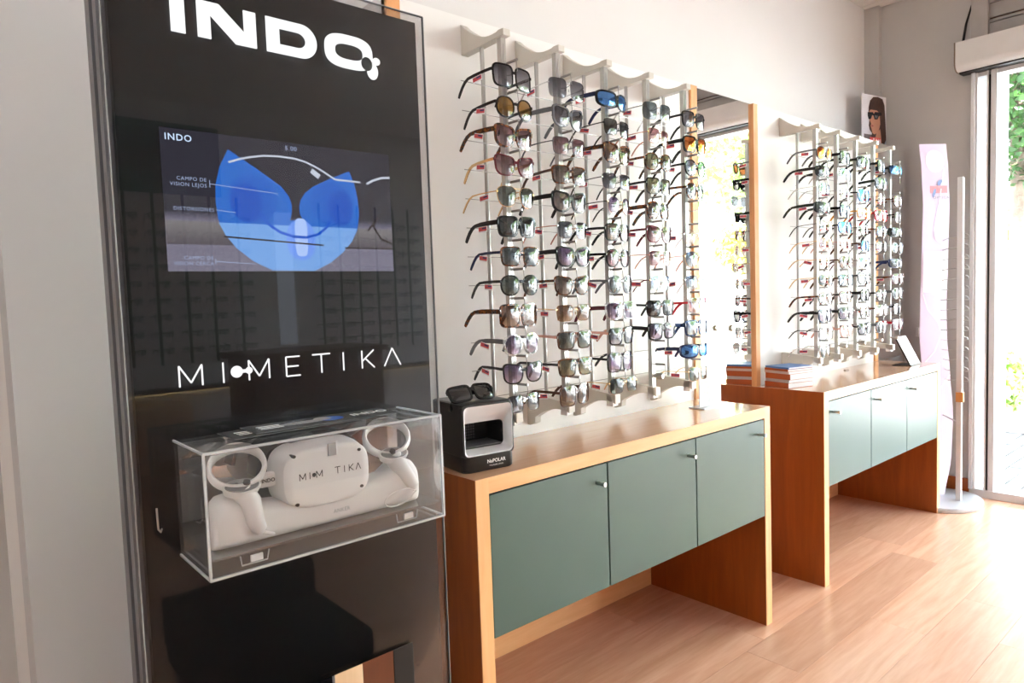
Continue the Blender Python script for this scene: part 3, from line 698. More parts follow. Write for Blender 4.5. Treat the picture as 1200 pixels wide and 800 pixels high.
flat('lens_picture', curve_shape([superell(.0285, .038, 2.3, 30, (.255, 1.375))]), emit('screen_pale_blue', (.13, .26, .70), SC), scr, at_front(0, ysn - .0016, 0))
flat('lens_picture', curve_shape([superell(.0125, .036, 4, 24, (.2555, 1.380))]), emit('screen_light', (.42, .58, .95), SC * .8), scr, at_front(0, ysn - .0019, 0))
arcs = MB()
def ribbon(pts, w):
    segs = []
    for p, q in zip(pts, pts[1:]): segs.append((*p, *q))
    return segs
U = [(.180, 1.420), (.196, 1.400), (.215, 1.388), (.240, 1.381), (.265, 1.380), (.290, 1.387), (.305, 1.398), (.318, 1.415)]
strokes(ribbon(U, 1), .005, ysn - .0021, 'lens_picture', emit('screen_mid_blue', (.010, .085, .52), SC * .9), scr, .0002)
brow = [(.127, 1.508), (.145, 1.515), (.162, 1.520), (.19, 1.526), (.221, 1.528), (.250, 1.527), (.271, 1.523), (.290, 1.516), (.305, 1.509), (.331, 1.495), (.386, 1.494)]
strokes(ribbon(brow, 1), .0035, ysn - .0024, 'frame_picture', emit('screen_white', (.55, .60, .68), SC * .8), scr, .0002)
strokes(ribbon([(.400, 1.492), (.415, 1.500), (.435, 1.507), (.455, 1.509)], 1), .0045, ysn - .0024, 'frame_picture', emit('screen_white', (.55, .60, .68), SC * .8), scr, .0002)
strokes([(.282, 1.508, .298, 1.497)], .010, ysn - .0024, 'frame_picture', emit('screen_white', (.55, .60, .68), SC * .8), scr, .0002)
dk = emit('screen_brown', (.030, .022, .020), SC)
strokes(ribbon([(.409, 1.48), (.406, 1.44), (.412, 1.405), (.428, 1.382), (.455, 1.371)], 1), .004, ysn - .0024, 'frame_picture', dk, scr, .0002)
strokes([(.398, 1.398, .447, 1.450)], .0035, ysn - .0026, 'frame_picture', dk, scr, .0002)
strokes([(.112, 1.377, .215, 1.371), (.215, 1.371, .300, 1.366), (.345, 1.362, .455, 1.362)], .0028, ysn - .0024, 'frame_picture', dk, scr, .0002)
tw = emit('screen_text', (.30, .36, .52), SC)
for body, size, x_, z_, al in (('INDO', .0155, .024, 1.536, 'LEFT'), ('CAMPO DE', .0088, .088, 1.4705, 'RIGHT'), ('VISION LEJOS', .0088, .088, 1.4605, 'RIGHT'), ('DISTORSIONES', .0088, .098, 1.4195, 'RIGHT'), ('CAMPO DE', .0088, .092, 1.3360, 'RIGHT'), ('VISION CERCA', .0088, .092, 1.3265, 'RIGHT'), ('5.00', .012, .232, 1.541, 'LEFT')):
    flat('caption', text_shape(body, size, al, 0, .0002 if body == 'INDO' else 0, 1.15), tw if body not in ('INDO',) else emit('screen_title', (.55, .70, .9), SC), scr, at_front(x_, ysn - .0024, z_))
strokes([(.093, 1.474, .093, 1.461), (.093, 1.4675, .215, 1.459), (.101, 1.423, .135, 1.420), (.095, 1.338, .095, 1.328), (.095, 1.333, .165, 1.329)], .0011, ysn - .0023, 'caption', tw, scr, .0001)
# plinth cover low on the glass: black bezel, dark and pale wood behind it
boxobj('plinth_bezel', (.405, .454, ky - .003, ky - .0004, .02, .5175), black_plastic, ks, .001)
boxobj('plinth_panel', (.333, .4045, ky - .0025, ky - .0004, .02, .5165), wood('plinth_dark_wood', srgb(96, 46, 20), srgb(110, 56, 26), 'Z', .5), ks)
boxobj('plinth_panel', (.271, .3325, ky - .0025, ky - .0004, .02, .5155), pale_wood, ks)
boxobj('plinth_panel', (.266, .2705, ky - .0035, ky - .0004, .02, .5150), alu_grey, ks)
boxobj('plinth_bezel', (-.02, .2655, ky - .0025, ky - .0004, .02, .5150), black_cloth, ks)
# little clip on the kiosk's left part
tag(MB().tube([(-.030, ky - .012, .925), (-.030, ky - .014, .890), (-.026, ky - .012, .884), (-.022, ky - .002, .886)], .0016, 6).build('cable_clip', chrome), 'small chrome cable clip on the black kiosk glass', 'clip')

# ================================================================== ACRYLIC CASE AND WHAT IT HOLDS
cx0, cx1, cy0, cy1, cz0, cz1 = .005, .441, -.500, ky - .0012, .8345, 1.031
cs = thing('display_case', 'clear acrylic case fixed to the black kiosk, holding a headset', 'display case', ((cx0 + cx1) / 2, -.42, cz0))
T = .005
boxobj('front_panel', (cx0, cx1, cy0, cy0 + T, cz0, cz1), acrylic, cs)
boxobj('top_panel', (cx0, cx1, cy0 + T, cy1, cz1 - T, cz1), acrylic, cs)
boxobj('bottom_panel', (cx0, cx1, cy0 + T, cy1, cz0, cz0 + T), acrylic, cs)
for x_ in (cx0, cx1 - T): boxobj('side_panel', (x_, x_ + T, cy0 + T, cy1, cz0 + T, cz1 - T), acrylic, cs)
boxobj('back_panel', (cx0 + T, cx1 - T, cy1 - .004, cy1 - .001, cz0 + T, cz1 - T), thin_glass('grey_mirror_acrylic', (.35, .35, .36), base=.42), cs)
e = .0032
for (x_, z_) in ((cx0, cz0), (cx1, cz0), (cx0, cz1), (cx1, cz1)):
    boxobj('edge', (x_ - e * .5, x_ + e * .5, cy0 - .0006, cy1, z_ - e * .5, z_ + e * .5), acrylic_edge, cs)
for z_ in (cz0, cz1): boxobj('edge', (cx0, cx1, cy0 - .0010, cy0 + e, z_ - e * .6, z_ + e * .6), acrylic_edge, cs)
for x_ in (cx0, cx1): boxobj('edge', (x_ - e * .6, x_ + e * .6, cy0 - .0012, cy0 + e, cz0, cz1), acrylic_edge, cs)
boxobj('shelf', (cx0 + T + .001, cx1 - T - .001, cy0 + T + .001, cy1 - .005, .8605, .8640), acrylic_dark, cs)
for x_ in (.076, .362):
    h = MB(); h.box(x_ - .007, x_ + .013, cy0 + .006, cy0 + .010, .8445, .8555); lt = h.build('latch', white_plastic, cs, bevel=.001)
    MB().tube([(x_ - .023, cy0 + .0075, .858), (x_ - .021, cy0 + .0075, .8425), (x_ + .020, cy0 + .0075, .8425), (x_ + .023, cy0 + .0075, .858)], .0013, 6).build('latch_loop', acrylic_edge, lt)
SZ = .8645
# charging dock: long rounded body with raised round ends
dk_ = thing('charging_dock', 'long white charging dock lying in the acrylic case', 'charging dock', (.215, -.43, SZ))
Lp = []
prof = [(.024, .018, .052), (.028, .030, .072), (.040, .036, .082), (.058, .038, .084), (.072, .036, .076), (.090, .034, .066), (.150, .033, .058), (.215, .033, .056), (.280, .033, .058), (.338, .034, .066), (.356, .036, .078), (.376, .038, .086), (.394, .036, .082), (.404, .028, .070), (.408, .016, .050)]
for x_, hy, hz in prof:
    Lp.append([(x_, -.443 + yy, SZ + hz / 2 + zz) for yy, zz in superell(hy, hz / 2, 3.2, 24)])
MB().loops(Lp).build('dock_body', white_plastic, dk_, True)
flat('lettering', text_shape('ANKER', .010), print_grey, dk_, Matrix.Translation((.222, -.4772, SZ + .020)) @ FRONT)
# headset
hs = thing('vr_headset', 'white virtual reality headset with grey lettering resting on the dock', 'headset', (.21, -.45, .92))
Lp = []
for yy, s, dz in ((-.4905, .80, 0), (-.4895, .93, 0), (-.486, .985, 0), (-.478, 1.0, 0), (-.455, 1.05, .001), (-.430, 1.06, .002), (-.412, .96, .003), (-.402, .82, .004)):
    Lp.append([(x_, yy, z_ + dz) for x_, z_ in superell(.080 * s, .0525 * s, 3.3, 40, (.211, .9585))])
MB().loops(Lp).build('visor', white_plastic, hs, True)
Lp = []
for yy, s in ((-.406, .80), (-.385, .84), (-.366, .82)): Lp.append([(x_, yy, z_) for x_, z_ in superell(.082 * s, .052 * s, 3, 30, (.211, .965))])
MB().loops(Lp).build('face_cushion', dark_strap, hs, True)
def band(pts, w, t, name, mat, parent):
    b = MB(); L_ = []
    P = [Vector(p) for p in pts]
    for i, p in enumerate(P):
        d = (P[min(i + 1, len(P) - 1)] - P[max(i - 1, 0)]).normalized(); s_ = Vector((0, 1, 0)); nn = d.cross(s_).normalized()
        L_.append([p + s_ * w + nn * t, p - s_ * w + nn * t, p - s_ * w - nn * t, p + s_ * w - nn * t])
    b.loops(L_); return b.build(name, mat, parent, True)
band([(.112, -.405, .962), (.117, -.402, .985), (.135, -.400, 1.005), (.165, -.400, 1.0165), (.205, -.400, 1.0215), (.245, -.400, 1.0205), (.275, -.400, 1.014), (.300, -.402, .992)], .020, .0032, 'strap', dark_strap, hs)
band([(.165, -.435, 1.0165), (.185, -.432, 1.0195), (.210, -.430, 1.0215)], .010, .0025, 'strap_buckle', grey_plastic, hs)
arm = MB().box(.100, .131, -.462, -.448, .950, .975).build('strap_arm', white_plastic, hs, bevel=.006)
flat('lettering', text_shape('INDO', .0085, 'LEFT', 0, .0003, 1.05), print_black, arm, Matrix.Translation((.1045, -.4625, .9595)) @ FRONT)
for x_, z_ in ((.150, 1.000), (.270, .992), (.152, .918), (.272, .926)):
    MB().loops([[(x_ + .0035 * math.cos(t), yy, z_ + .0028 * math.sin(t)) for t in [2 * math.pi * i / 12 for i in range(12)]] for yy in (-.4912, -.47)]).build('camera_eye', black_plastic, hs)
yv = -.4910
hl = .0115; zb_ = .9575
def tl(segs, x0, s): return [(x0 + p * s, zb_ + q * s, x0 + p2 * s, zb_ + q2 * s) for p, q, p2, q2 in segs]
Ms = [(0, 0, 0, 1), (0, 1, .45, .2), (.45, .2, .9, 1), (.9, 1, .9, 0)]
sg = tl(Ms, .158, hl) + tl([(0, 0, 0, 1)], .176, hl) + tl(Ms, .188, hl) + tl([(0, 1, .9, 1), (.45, 0, .45, 1)], .222, hl) + tl([(0, 0, 0, 1)], .240, hl) + tl([(0, 0, 0, 1), (0, .4, .7, 1), (.2, .5, .7, 0)], .249, hl) + tl([(0, 0, .4, 1), (.4, 1, .8, 0)], .262, hl)
strokes(sg, .0013, yv, 'lettering', print_black, hs, .0003)
flat('lettering', curve_shape([superell(.0034, .0034, 2, 16, (.1835, zb_ + .0058))]), print_black, hs, at_front(0, yv - .0003, 0))
bx = MB().box(.2105, .2275, -.4935, -.4905, .991, 1.012).build('clear_tab', acrylic_edge, hs)
MB().box(.2250, .2275, -.4945, -.4935, .991, 1.016).build('clear_tab', print_white, hs)
# controllers
def controller(label, c, e1, e2, plate, tip, strapside, lx=1):
    ct = thing('controller', label, 'controller', tip, 'white hand controllers in the acrylic case')
    c = Vector(c); e1 = Vector(e1).normalized(); e2 = Vector(e2); e2 = (e2 - e1 * e2.dot(e1)).normalized(); n_ = e1.cross(e2)
    N = 36; L_ = []
    for i in range(N):
        t = 2 * math.pi * i / N
        rad = e1 * math.cos(t) * .043 + e2 * math.sin(t) * .040; rn = rad.normalized(); p = c + rad
        wd = .0115 + .003 * math.sin(t); th = .0042
        L_.append([p + n_ * (wd * math.cos(q)) + rn * (th * math.sin(q)) for q in [2 * math.pi * k / 10 for k in range(10)]])
    L_.append(L_[0])
    MB().loops(L_, True, False, False).build('tracking_ring', white_plastic, ct, True)
    pl = Vector(plate)
    up_ = Vector((0, -.50, 1)).normalized(); ex = Vector((1, 0, 0)); ey = up_.cross(ex)
    el = lambda r_, z_: [pl + up_ * z_ + ex * (r_ * math.cos(t)) + ey * (r_ * .58 * math.sin(t)) for t in [2 * math.pi * k / 28 for k in range(28)]]
    MB().loops([el(.0275, -.012), el(.0305, -.003), el(.0300, .0)]).build('head', white_plastic, ct, True)
    fp = MB().loops([el(.0270, .0), el(.0265, .0018)]).build('button_plate', grey_plastic, ct, True)
    j = pl + ex * .006 * lx - ey * .002
    MB().tube([j + up_ * .001, j + up_ * .005, j + up_ * .0052, j + up_ * .009], [.0028, .0028, .0062, .0055], 12).build('thumb_stick', black_plastic, fp, True)
    for q in (-.008, -.015):
        jj = pl + ex * q * lx + ey * .003
        MB().tube([jj + up_ * .0015, jj + up_ * .0034], .0028, 10).build('button', black_plastic, fp, True)
    tp = Vector(tip)
    m1 = pl.lerp(tp, .35) + Vector((.004 * lx, 0, 0)); m2 = pl.lerp(tp, .75)
    MB().tube([pl - up_ * .010, m1, m2, tp + Vector((0, 0, .004)), tp - Vector((0, 0, .003))], [.0175, .0165, .0145, .0120, .006], 18).build('handle', white_plastic, ct, True)
    return ct, tp
c1, tp1 = controller('white hand controller at the case end away from the cabinet', (.072, -.446, .990), (1, 0, .22), (0, .72, .62), (.068, -.476, .966), (.090, -.480, .886), 1)
c2, tp2 = controller('white hand controller at the case end beside the cabinet', (.362, -.430, .990), (1, 0, .22), (0, .72, .62), (.358, -.462, .966), (.385, -.4815, .898), 1, -1)
MB().tube([tp1 + Vector((.004, -.002, -.001)), tp1 + Vector((.016, -.004, -.006)), tp1 + Vector((.022, -.004, -.009))], .0035, 8).build('wrist_strap', white_plastic, c1, True)
loop = [tp2 + Vector((0, -.0045, -.005))]
for i in range(15):
    t = R(20 + 330 * i / 14); loop.append(Vector((.352 + .032 * math.cos(t), -.4850 - .001 * math.sin(t * 2), .886 + .0135 * math.sin(t) + .004 * math.cos(t))))
loop.append(tp2 + Vector((.004, -.0045, -.006)))
MB().tube(loop, .0014, 6).build('wrist_strap', white_plastic, c2, True)
# leaflets on the lid
def leaflet(label, x0, x1, y0, y1, z, rz, pal):
    t = thing('leaflet', label, 'leaflet', ((x0 + x1) / 2, (y0 + y1) / 2, z), 'leaflets on the acrylic case'); t.rotation_euler.z = rz
    w, h = (x1 - x0) / 2, (y1 - y0) / 2
    sheet = local(put('sheet', MB().box(-w, w, -h, h, 0, .0014).mesh('sheet', pal[0]), t))
    def blob(cx_, cy_, rx, ry, mat, dz):
        me = MB().loops([[(cx_ + rx * math.cos(q), cy_ + ry * math.sin(q), dz) for q in [2 * math.pi * k / 16 for k in range(16)]]], True, False, True).mesh('print', mat); o = put('print', me, sheet); return o
    blob(-w * .25, 0, w * .34, h * .35, pbr('leaflet_grey', (.38, .38, .40), .3), .0016); blob(w * .12, .0, w * .17, h * .55, pbr('leaflet_blue', (.05, .14, .50), .3), .0017); blob(w * .02, h * .2, w * .12, h * .4, pbr('leaflet_skin', (.45, .42, .42), .3), .0018)
    me = text_shape('INDO', h * .7, 'LEFT', 0, .0006); me.transform(Matrix.Translation((w * .42, -h * .2, .0019))); me.materials.clear(); me.materials.append(print_white); put('lettering', me, sheet)
    for i in range(3):
        put('print', MB().box(-w * .86, -w * .56, h * (.35 - .3 * i) - .0015, h * (.35 - .3 * i) + .0015, .0014, .0018).mesh('print', print_white), sheet)
    return t
leaflet('dark glossy leaflet with blue picture lying lower on the acrylic case', .075, .345, -.430, -.346, 1.0326, R(1.0), (pbr('leaflet_dark', (.13, .135, .14), .14),))
leaflet('dark glossy leaflet with white lettering lying uppermost on the acrylic case', .115, .392, -.428, -.344, 1.0350, R(-1.5), (pbr('leaflet_dark', (.13, .135, .14), .14),))

# ================================================================== TESTER BOX ON THE CABINET
nb = thing('lens_tester', 'black tester box with silver window on the cabinet beside the kiosk', 'tester box', (.770, -.168, .8205)); nb.rotation_euler.z = R(-7.5)
hw, hd = .0755, .085
def rr(w, d, z, rad=.02, n=5):
    out = []
    for sx, sy, a0 in ((1, 1, 0), (-1, 1, 90), (-1, -1, 180), (1, -1, 270)):
        for i in range(n + 1):
            t = R(a0 + 90 * i / n); out.append((sx * (w - rad) + rad * math.cos(t), sy * (d - rad) + rad * math.sin(t), z))
    return out
local(put('base', MB().loops([rr(hw - .003, hd - .003, 0), rr(hw, hd, .004), rr(hw, hd, .040), rr(hw - .001, hd - .001, .0405)]).mesh('base', black_plastic, True), nb))
# shell: back half solid ring around a cavity
ow, zlo, zhi = hw - .001, .0406, .170
shell = MB()
shell.box(-ow, -ow + .006, -hd + .018, hd - .012, zlo, zhi - .002); shell.box(ow - .006, ow, -hd + .018, hd - .012, zlo, zhi - .002)
shell.box(-ow + .004, ow - .004, hd - .014, hd - .004, zlo, zhi - .002)
local(put('shell', shell.mesh('shell', black_plastic), nb))
local(put('lid', MB().loops([rr(ow, hd - .004, zhi - .004, .012), rr(ow, hd - .004, zhi, .012), rr(ow - .003, hd - .007, zhi + .002, .012)]).mesh('lid', black_plastic, True), nb))
yf = -hd + .002
def fr_loop(x0, x1, za, zb2, yy, rad, n=5):
    cx_, cz_, w, h = (x0 + x1) / 2, (za + zb2) / 2, (x1 - x0) / 2, (zb2 - za) / 2
    return [(cx_ + p, yy, cz_ + q) for p, q, _ in rr(w, h, 0, rad, n)]
bz = MB().loops([fr_loop(-ow, ow, zlo - .004, zhi - .001, yf + .018, .010), fr_loop(-ow, ow, zlo - .004, zhi - .001, yf + .001, .012), fr_loop(-ow + .004, ow - .004, zlo, zhi - .005, yf, .012)], True, False, False)
local(put('front_rim', bz.mesh('front_rim', black_plastic, True), nb))
fun = MB().loops([fr_loop(-ow + .004, ow - .004, zlo, zhi - .005, yf, .012), fr_loop(-ow + .006, ow - .006, zlo + .002, zhi - .007, yf + .0006, .012), fr_loop(-ow + .009, ow - .016, zlo + .014, zhi - .050, yf + .026, .012)], True, False, False)
local(put('silver_surround', fun.mesh('silver_surround', silver_plastic, True), nb))
cav = MB().loops([fr_loop(-ow + .009, ow - .016, zlo + .014, zhi - .050, yf + .026, .012), fr_loop(-ow + .007, ow - .014, zlo + .013, zhi - .048, yf + .110, .012)], True, False, True)
local(put('cavity', cav.mesh('cavity', black_plastic, True), nb))
gr = MB()
for i in range(11):
    for j in range(9):
        gr.box(-.060 + i * .0075, -.060 + i * .0075 + .0045, yf + .106, yf + .1085, zlo + .022 + j * .0075, zlo + .022 + j * .0075 + .0045)
g_ = local(put('grille', gr.mesh('grille', pbr('grille_grey', (.10, .10, .105), .5)), nb)); g_['kind'] = 'stuff'
local(put('cavity_floor', MB().box(-ow + .012, ow - .018, yf + .028, yf + .106, zlo + .0165, zlo + .018).mesh('cavity_floor', pbr('cavity_floor_grey', (.16, .16, .165), .35)), nb))
tm = text_shape('NuPOLAR', .0125, 'CENTER', 0, .0003); tm.transform(Matrix.Translation((.018, -hd - .0004, .019)) @ FRONT); tm.materials.clear(); tm.materials.append(print_white); local(put('lettering', tm, nb))
tm = text_shape('POLARIZED LENSES', .0048, 'CENTER'); tm.transform(Matrix.Translation((.018, -hd - .0004, .0105)) @ FRONT); tm.materials.clear(); tm.materials.append(print_white); local(put('lettering', tm, nb))
eyewear(S(RE, 'thick', 'black', 'dark grey', 'black'), (.752, -.200, .8205 + .172 + .0240), 'black rectangular sunglasses lying folded on top of the tester box', None, R(-2), R(-36), price=False, folded=True)

# desk sign
sg_ = thing('sign_holder', 'white acrylic sign with pale lettering standing on the cabinet beside mirror', 'sign', (1.92, -.135, .8205))
boxobj('base_plate', (1.832, 2.005, -.168, -.100, .8205, .8245), acrylic_edge, sg_)
boxobj('card', (1.848, 1.988, -.138, -.134, .8245, .9725), paper, sg_)
flat('lettering', text_shape('nuuvo.', .016, 'LEFT', 0, .0003), print_teal, sg_, at_front(1.858, -.1384, .952))
for i, s_ in enumerate(('Cuida tus', 'lentes con', 'los mejores', 'consejos.')):
    flat('lettering', text_shape(s_, .021), print_grey, sg_, at_front(1.856, -.1384, .927 - .019 * i))
strokes([(1.893, .848, 1.950, .848), (1.893, .842, 1.940, .842)], .0014, -.138, 'lettering', print_grey, sg_)

# magazines on the second cabinet
zz = .8208
cols_ = [('brown', pbr('cover_brown', srgb(186, 92, 40), .45), .022), ('pale grey', pbr('cover_grey', (.55, .54, .53), .5), .013), ('brown', pbr('cover_brown', srgb(196, 104, 50), .45), .025), ('pinkish grey', pbr('cover_pinkish', (.62, .52, .48), .5), .011), ('brown', pbr('cover_brown', srgb(196, 104, 50), .45), .009), ('blue', pbr('cover_blue', srgb(90, 140, 205), .4), .008)]
names_ = ['brown covered magazine at the bottom of the stack', 'pale grey magazine second from the bottom of the stack', 'thick brown magazine in the middle of the stack', 'pinkish grey magazine above the middle of the stack', 'thin brown magazine just under the blue one', 'blue covered magazine lying topmost on the stack']
for (cn, cm, th), lb in zip(cols_, names_):
    jx, jr = random.uniform(-.004, .004), random.uniform(-2, 2)
    t = thing('magazine', lb, 'magazine', (2.590 + jx, -.100, zz), 'magazines on the corner cabinet'); t.rotation_euler.z = R(-14 + jr)
    w, d = .074, .066
    cv = MB(); cv.box(-w, w, -d, d, 0, .0009); cv.box(-w, w, -d, d, th - .0009, th); cv.box(-w, -w + .001, -d, d, 0, th)
    local(put('cover', cv.mesh('cover', cm), t))
    n_ = max(2, int(th / .0035))
    pg = MB()
    for q in range(n_):
        z_a = .001 + (th - .002) * q / n_; jx = random.uniform(-.003, .004)
        pg.box(-w + .0012, w - .001 + jx, -d + .001, d - .001, z_a, z_a + (th - .002) / n_ - .0003)
    local(put('pages', pg.mesh('pages', paper), t))
    zz += th + .0004

# tablet-like frame leaning at the end of the second cabinet
pf = thing('picture_stand', 'small leaning picture stand at the corner end of the cabinet', 'picture stand', (3.70, -.20, .8205))
th = math.atan2(.075, .15)
def lean(a, d, c): return (3.62 + a, -.240 + c * math.sin(th) - d * math.cos(th), .8225 + c * math.cos(th) + d * math.sin(th))
MB().prism([(0, 0), (.14, 0), (.14, .168), (0, .168)], lambda a, c, d: lean(a, d, c), (-.006, .0)).build('back_board', black_plastic, pf)
MB().prism([(.003, .003), (.137, .003), (.137, .165), (.003, .165)], lambda a, c, d: lean(a, d, c), (.0, .0025)).build('picture', paper, pf)
MB().prism([(.03, .02), (.11, .02), (.11, .10), (.03, .10)], lambda a, c, d: lean(a, d, c), (.0025, .003)).build('print', print_grey, pf)
boxobj('foot', (3.62, 3.76, -.245, -.150, .8206, .8235), black_plastic, pf)
tag(MB().tube([(3.27, -.05, .8206), (3.30, -.055, .8206)], .006, 8).build('small_clip', pbr('brass_grey', (.35, .30, .26), .4)), 'small metal clip lying on the cabinet under the corner rack', 'clip')

# poster standing on the display build-out
pA, pB = Vector((4.009, .16, 0)), Vector((4.245, .114, 0))
pu = (pB - pA).normalized(); pn = Vector((pu.y, -pu.x, 0)); pw = (pB - pA).length
ps = thing('poster', 'poster card of dark-haired face in sunglasses standing above the corner rack', 'poster', (4.12, .14, ZT))
pz0, pz1 = ZT + .001, 2.388
def P2(a, c, d): q = pA + pu * (a * pw) + pn * d; return (q.x, q.y, pz0 + (pz1 - pz0) * c)
MB().prism([(0, 0), (1, 0), (1, 1), (0, 1)], P2, (-.004, 0)).build('card', pbr('poster_pale', (.78, .76, .80), .4), ps)
def print_poly(pts, mat, d, nm='print'): return MB().prism(pts, P2, (d - .0004, d)).build(nm, mat, ps)
hair = pbr('poster_hair', (.065, .022, .013), .4, var=.4, scale=40, stretch=(6, 6, 1)); skin = pbr('poster_skin', (.58, .27, .17), .4)
print_poly([(.08, .02), (.40, .02), (.40, .30), (.08, .30)], pbr('poster_dusk', (.16, .13, .13), .5), .0008)
print_poly([(.30, .03), (.99, .03), (.99, .30), (.96, .62), (.93, .85), (.84, .96), (.65, .985), (.46, .97), (.33, .90), (.27, .78), (.26, .62), (.30, .55), (.27, .46), (.31, .38), (.40, .33)], hair, .0014)
print_poly([(.28, .70), (.34, .74), (.60, .74), (.72, .70), (.74, .50), (.66, .36), (.50, .31), (.42, .33), (.38, .40), (.34, .455), (.37, .49), (.34, .52), (.31, .545), (.33, .60)], skin, .0020)
print_poly([(.58, .33), (.74, .42), (.80, .20), (.82, .04), (.50, .04), (.52, .20)], skin, .0018)
print_poly([(.22, .685), (.44, .70), (.47, .67), (.52, .71), (.78, .715), (.80, .67), (.68, .645), (.62, .585), (.50, .575), (.46, .64), (.40, .645), (.36, .58), (.26, .565), (.22, .62)], pbr('poster_glasses', (.03, .03, .035), .2), .0026)
print_poly([(.50, .65), (.64, .65), (.60, .60), (.52, .60)], pbr('poster_lens', (.16, .16, .17), .2), .0030)
print_poly([(.26, .72), (.30, .86), (.42, .95), (.72, .95), (.76, .76), (.64, .80), (.52, .735), (.44, .80), (.36, .74), (.31, .78)], hair, .0032)
print_poly([(.345, .462), (.42, .475), (.47, .455), (.40, .435)], pbr('poster_lips', (.42, .10, .09), .4), .0026)
print_poly([(.30, .09), (.76, .09), (.76, .255), (.30, .255)], print_red, .0036)
tm = text_shape('BAN', .034, 'LEFT', 0, .0006, 1.3)
for v in tm.vertices:
    v.co = P2(.42 + v.co.x / pw, .165 + v.co.y / (pz1 - pz0), .0046)
tm.materials.clear(); tm.materials.append(print_white); put('lettering', tm, ps)
print_poly([(.86, .02), (.99, .02), (.99, .24), (.93, .18)], pbr('poster_shirt', (.45, .52, .62), .5), .0022)

# ================================================================== LILAC STAND
td = thing('floor_display', 'lilac curved floor display stand with peg column beside the shop front', 'display stand', (4.06, -.27, 0))
bpoly = superell(.232, .190, 2, 40)
MB().loops([[(4.055 + p, -.262 + q, z_) for p, q in superell(.232 * s, .190 * s, 2, 44)] for z_, s in ((.0, .985), (.004, 1.0), (.022, 1.0), (.026, .985))]).build('base', pbr('grey_metal_base', (.55, .56, .58), .35, .2, var=.02), td, True)
def bcurve(z_):   # distance from the street wall at a height
    t = z_ / 2.03
    return 4.115 - .045 * math.sin(t * math.pi * 1.9 + .5) - .02 * (1 - t)
bpts = 36
BU = Vector((.13, -.092, 0)).normalized(); BN = Vector((BU.y, -BU.x, 0))
def bq(t, z_, d):      # t across (-1 wall side .. 1 pole side), d out of the face
    s_ = z_ / 2.03
    tab = ((0, 0), (.25, .055), (.5, .068), (.75, .040), (.95, .014), (1.15, .014), (1.35, .026), (1.7, .038), (1.88, .025), (2.04, 0))
    for (za, sa), (zb2_, sb_) in zip(tab, tab[1:]):
        if za <= z_ <= zb2_:
            q_ = (z_ - za) / (zb2_ - za); q_ = q_ * q_ * (3 - 2 * q_); shf = sa + (sb_ - sa) * q_
    c_ = Vector((4.065, -.199, 0)) + BN * (-.5 * shf + d) + BU * shf
    c_ = c_ + BU * (t * .080 * halfw(z_) / .066)
    return (c_.x, c_.y, z_)
def halfw(z_): return .066 + .016 * max(0, 1 - z_ / 1.1) * math.sin(min(1, z_ / .5) * math.pi / 2) if z_ < 1.1 else .066
Lf = []
for i in range(bpts + 1):
    z_ = .026 + (2.03 - .026) * i / bpts; x_ = bcurve(z_); cyy = -.190 - .010 * math.sin(z_ / 2.03 * math.pi * 2); hwid = halfw(z_)
    Lf.append([bq(-1, z_, 0), bq(1, z_, 0), bq(1, z_, -.005), bq(-1, z_, -.005)])
MB().loops(Lf).build('curved_board', None or (lambda: (MATS.setdefault('lilac_board', None), pbr('lilac_board_', (.78, .67, .83), .3, var=.03, scale=3))[1])(), td, True)
MATS.pop('lilac_board', None)
def bp(y_, z_, d=.0025): return bq((-.190 - y_) / .066, z_, d)
def bprint(pts, mat, d=.0022, nm='print'):
    b = MB(); n_ = len(pts); b.add([bp(p, q, d) for p, q in pts], [tuple(range(n_))]); return b.build(nm, mat, td, fix=False)
pale = pbr('board_white_print', (.90, .88, .94), .3)
bprint([(-.190 + .046 * math.cos(2 * math.pi * k / 28), 1.935 + .062 * math.sin(2 * math.pi * k / 28)) for k in range(28)], pale)
bprint([(-.160, 1.800), (-.245, 1.800), (-.245, 1.760), (-.160, 1.760)], pbr('pink_red_print', (.90, .33, .36), .4))
blue_p = pbr('slate_blue_print', (.24, .34, .60), .4)
bprint([(-.170, 1.735), (-.176, 1.737), (-.188, 1.765), (-.190, 1.782), (-.180, 1.785), (-.172, 1.765)], blue_p, .0032)
bprint([(-.200, 1.800), (-.208, 1.800), (-.222, 1.822), (-.220, 1.835), (-.205, 1.830), (-.197, 1.815)], blue_p, .0032)
def bline(pts, w, mat):
    b = MB()
    for (y0_, z0_), (y1_, z1_) in zip(pts, pts[1:]):
        d = Vector((y1_ - y0_, z1_ - z0_)).normalized(); q = Vector((-d.y, d.x)) * w
        b.add([bp(y0_ + q.x, z0_ + q.y), bp(y1_ + q.x, z1_ + q.y), bp(y1_ - q.x, z1_ - q.y), bp(y0_ - q.x, z0_ - q.y)], [(0, 1, 2, 3)])
    return b.build('print', mat, td, fix=False)
bline([(-.232, 1.90), (-.205, 1.72), (-.180, 1.56), (-.190, 1.50), (-.225, 1.47), (-.250, 1.50)], .003, pale)
bline([(-.132, 1.20), (-.16, 1.10), (-.21, 1.03), (-.225, .98)], .003, pale)
bprint([(-.132, 1.43), (-.252, 1.43), (-.252, 1.20), (-.132, 1.20)], pale)
bline([(-.14, .80), (-.19, .86), (-.235, .98)], .003, pale); bline([(-.13, .52), (-.19, .62), (-.255, .72)], .003, pale)
for s_, z_, mt, sz in (('OPTICAS', 1.728, print_grey, .019),):
    tm = text_shape(s_, sz, 'LEFT', 0, 0, 1.25)
    for v in tm.vertices: v.co = bp(-.172 - v.co.x, z_ + v.co.y, .0034)
    tm.materials.clear(); tm.materials.append(mt); put('lettering', tm, td)
px, py = 4.06, -.3385
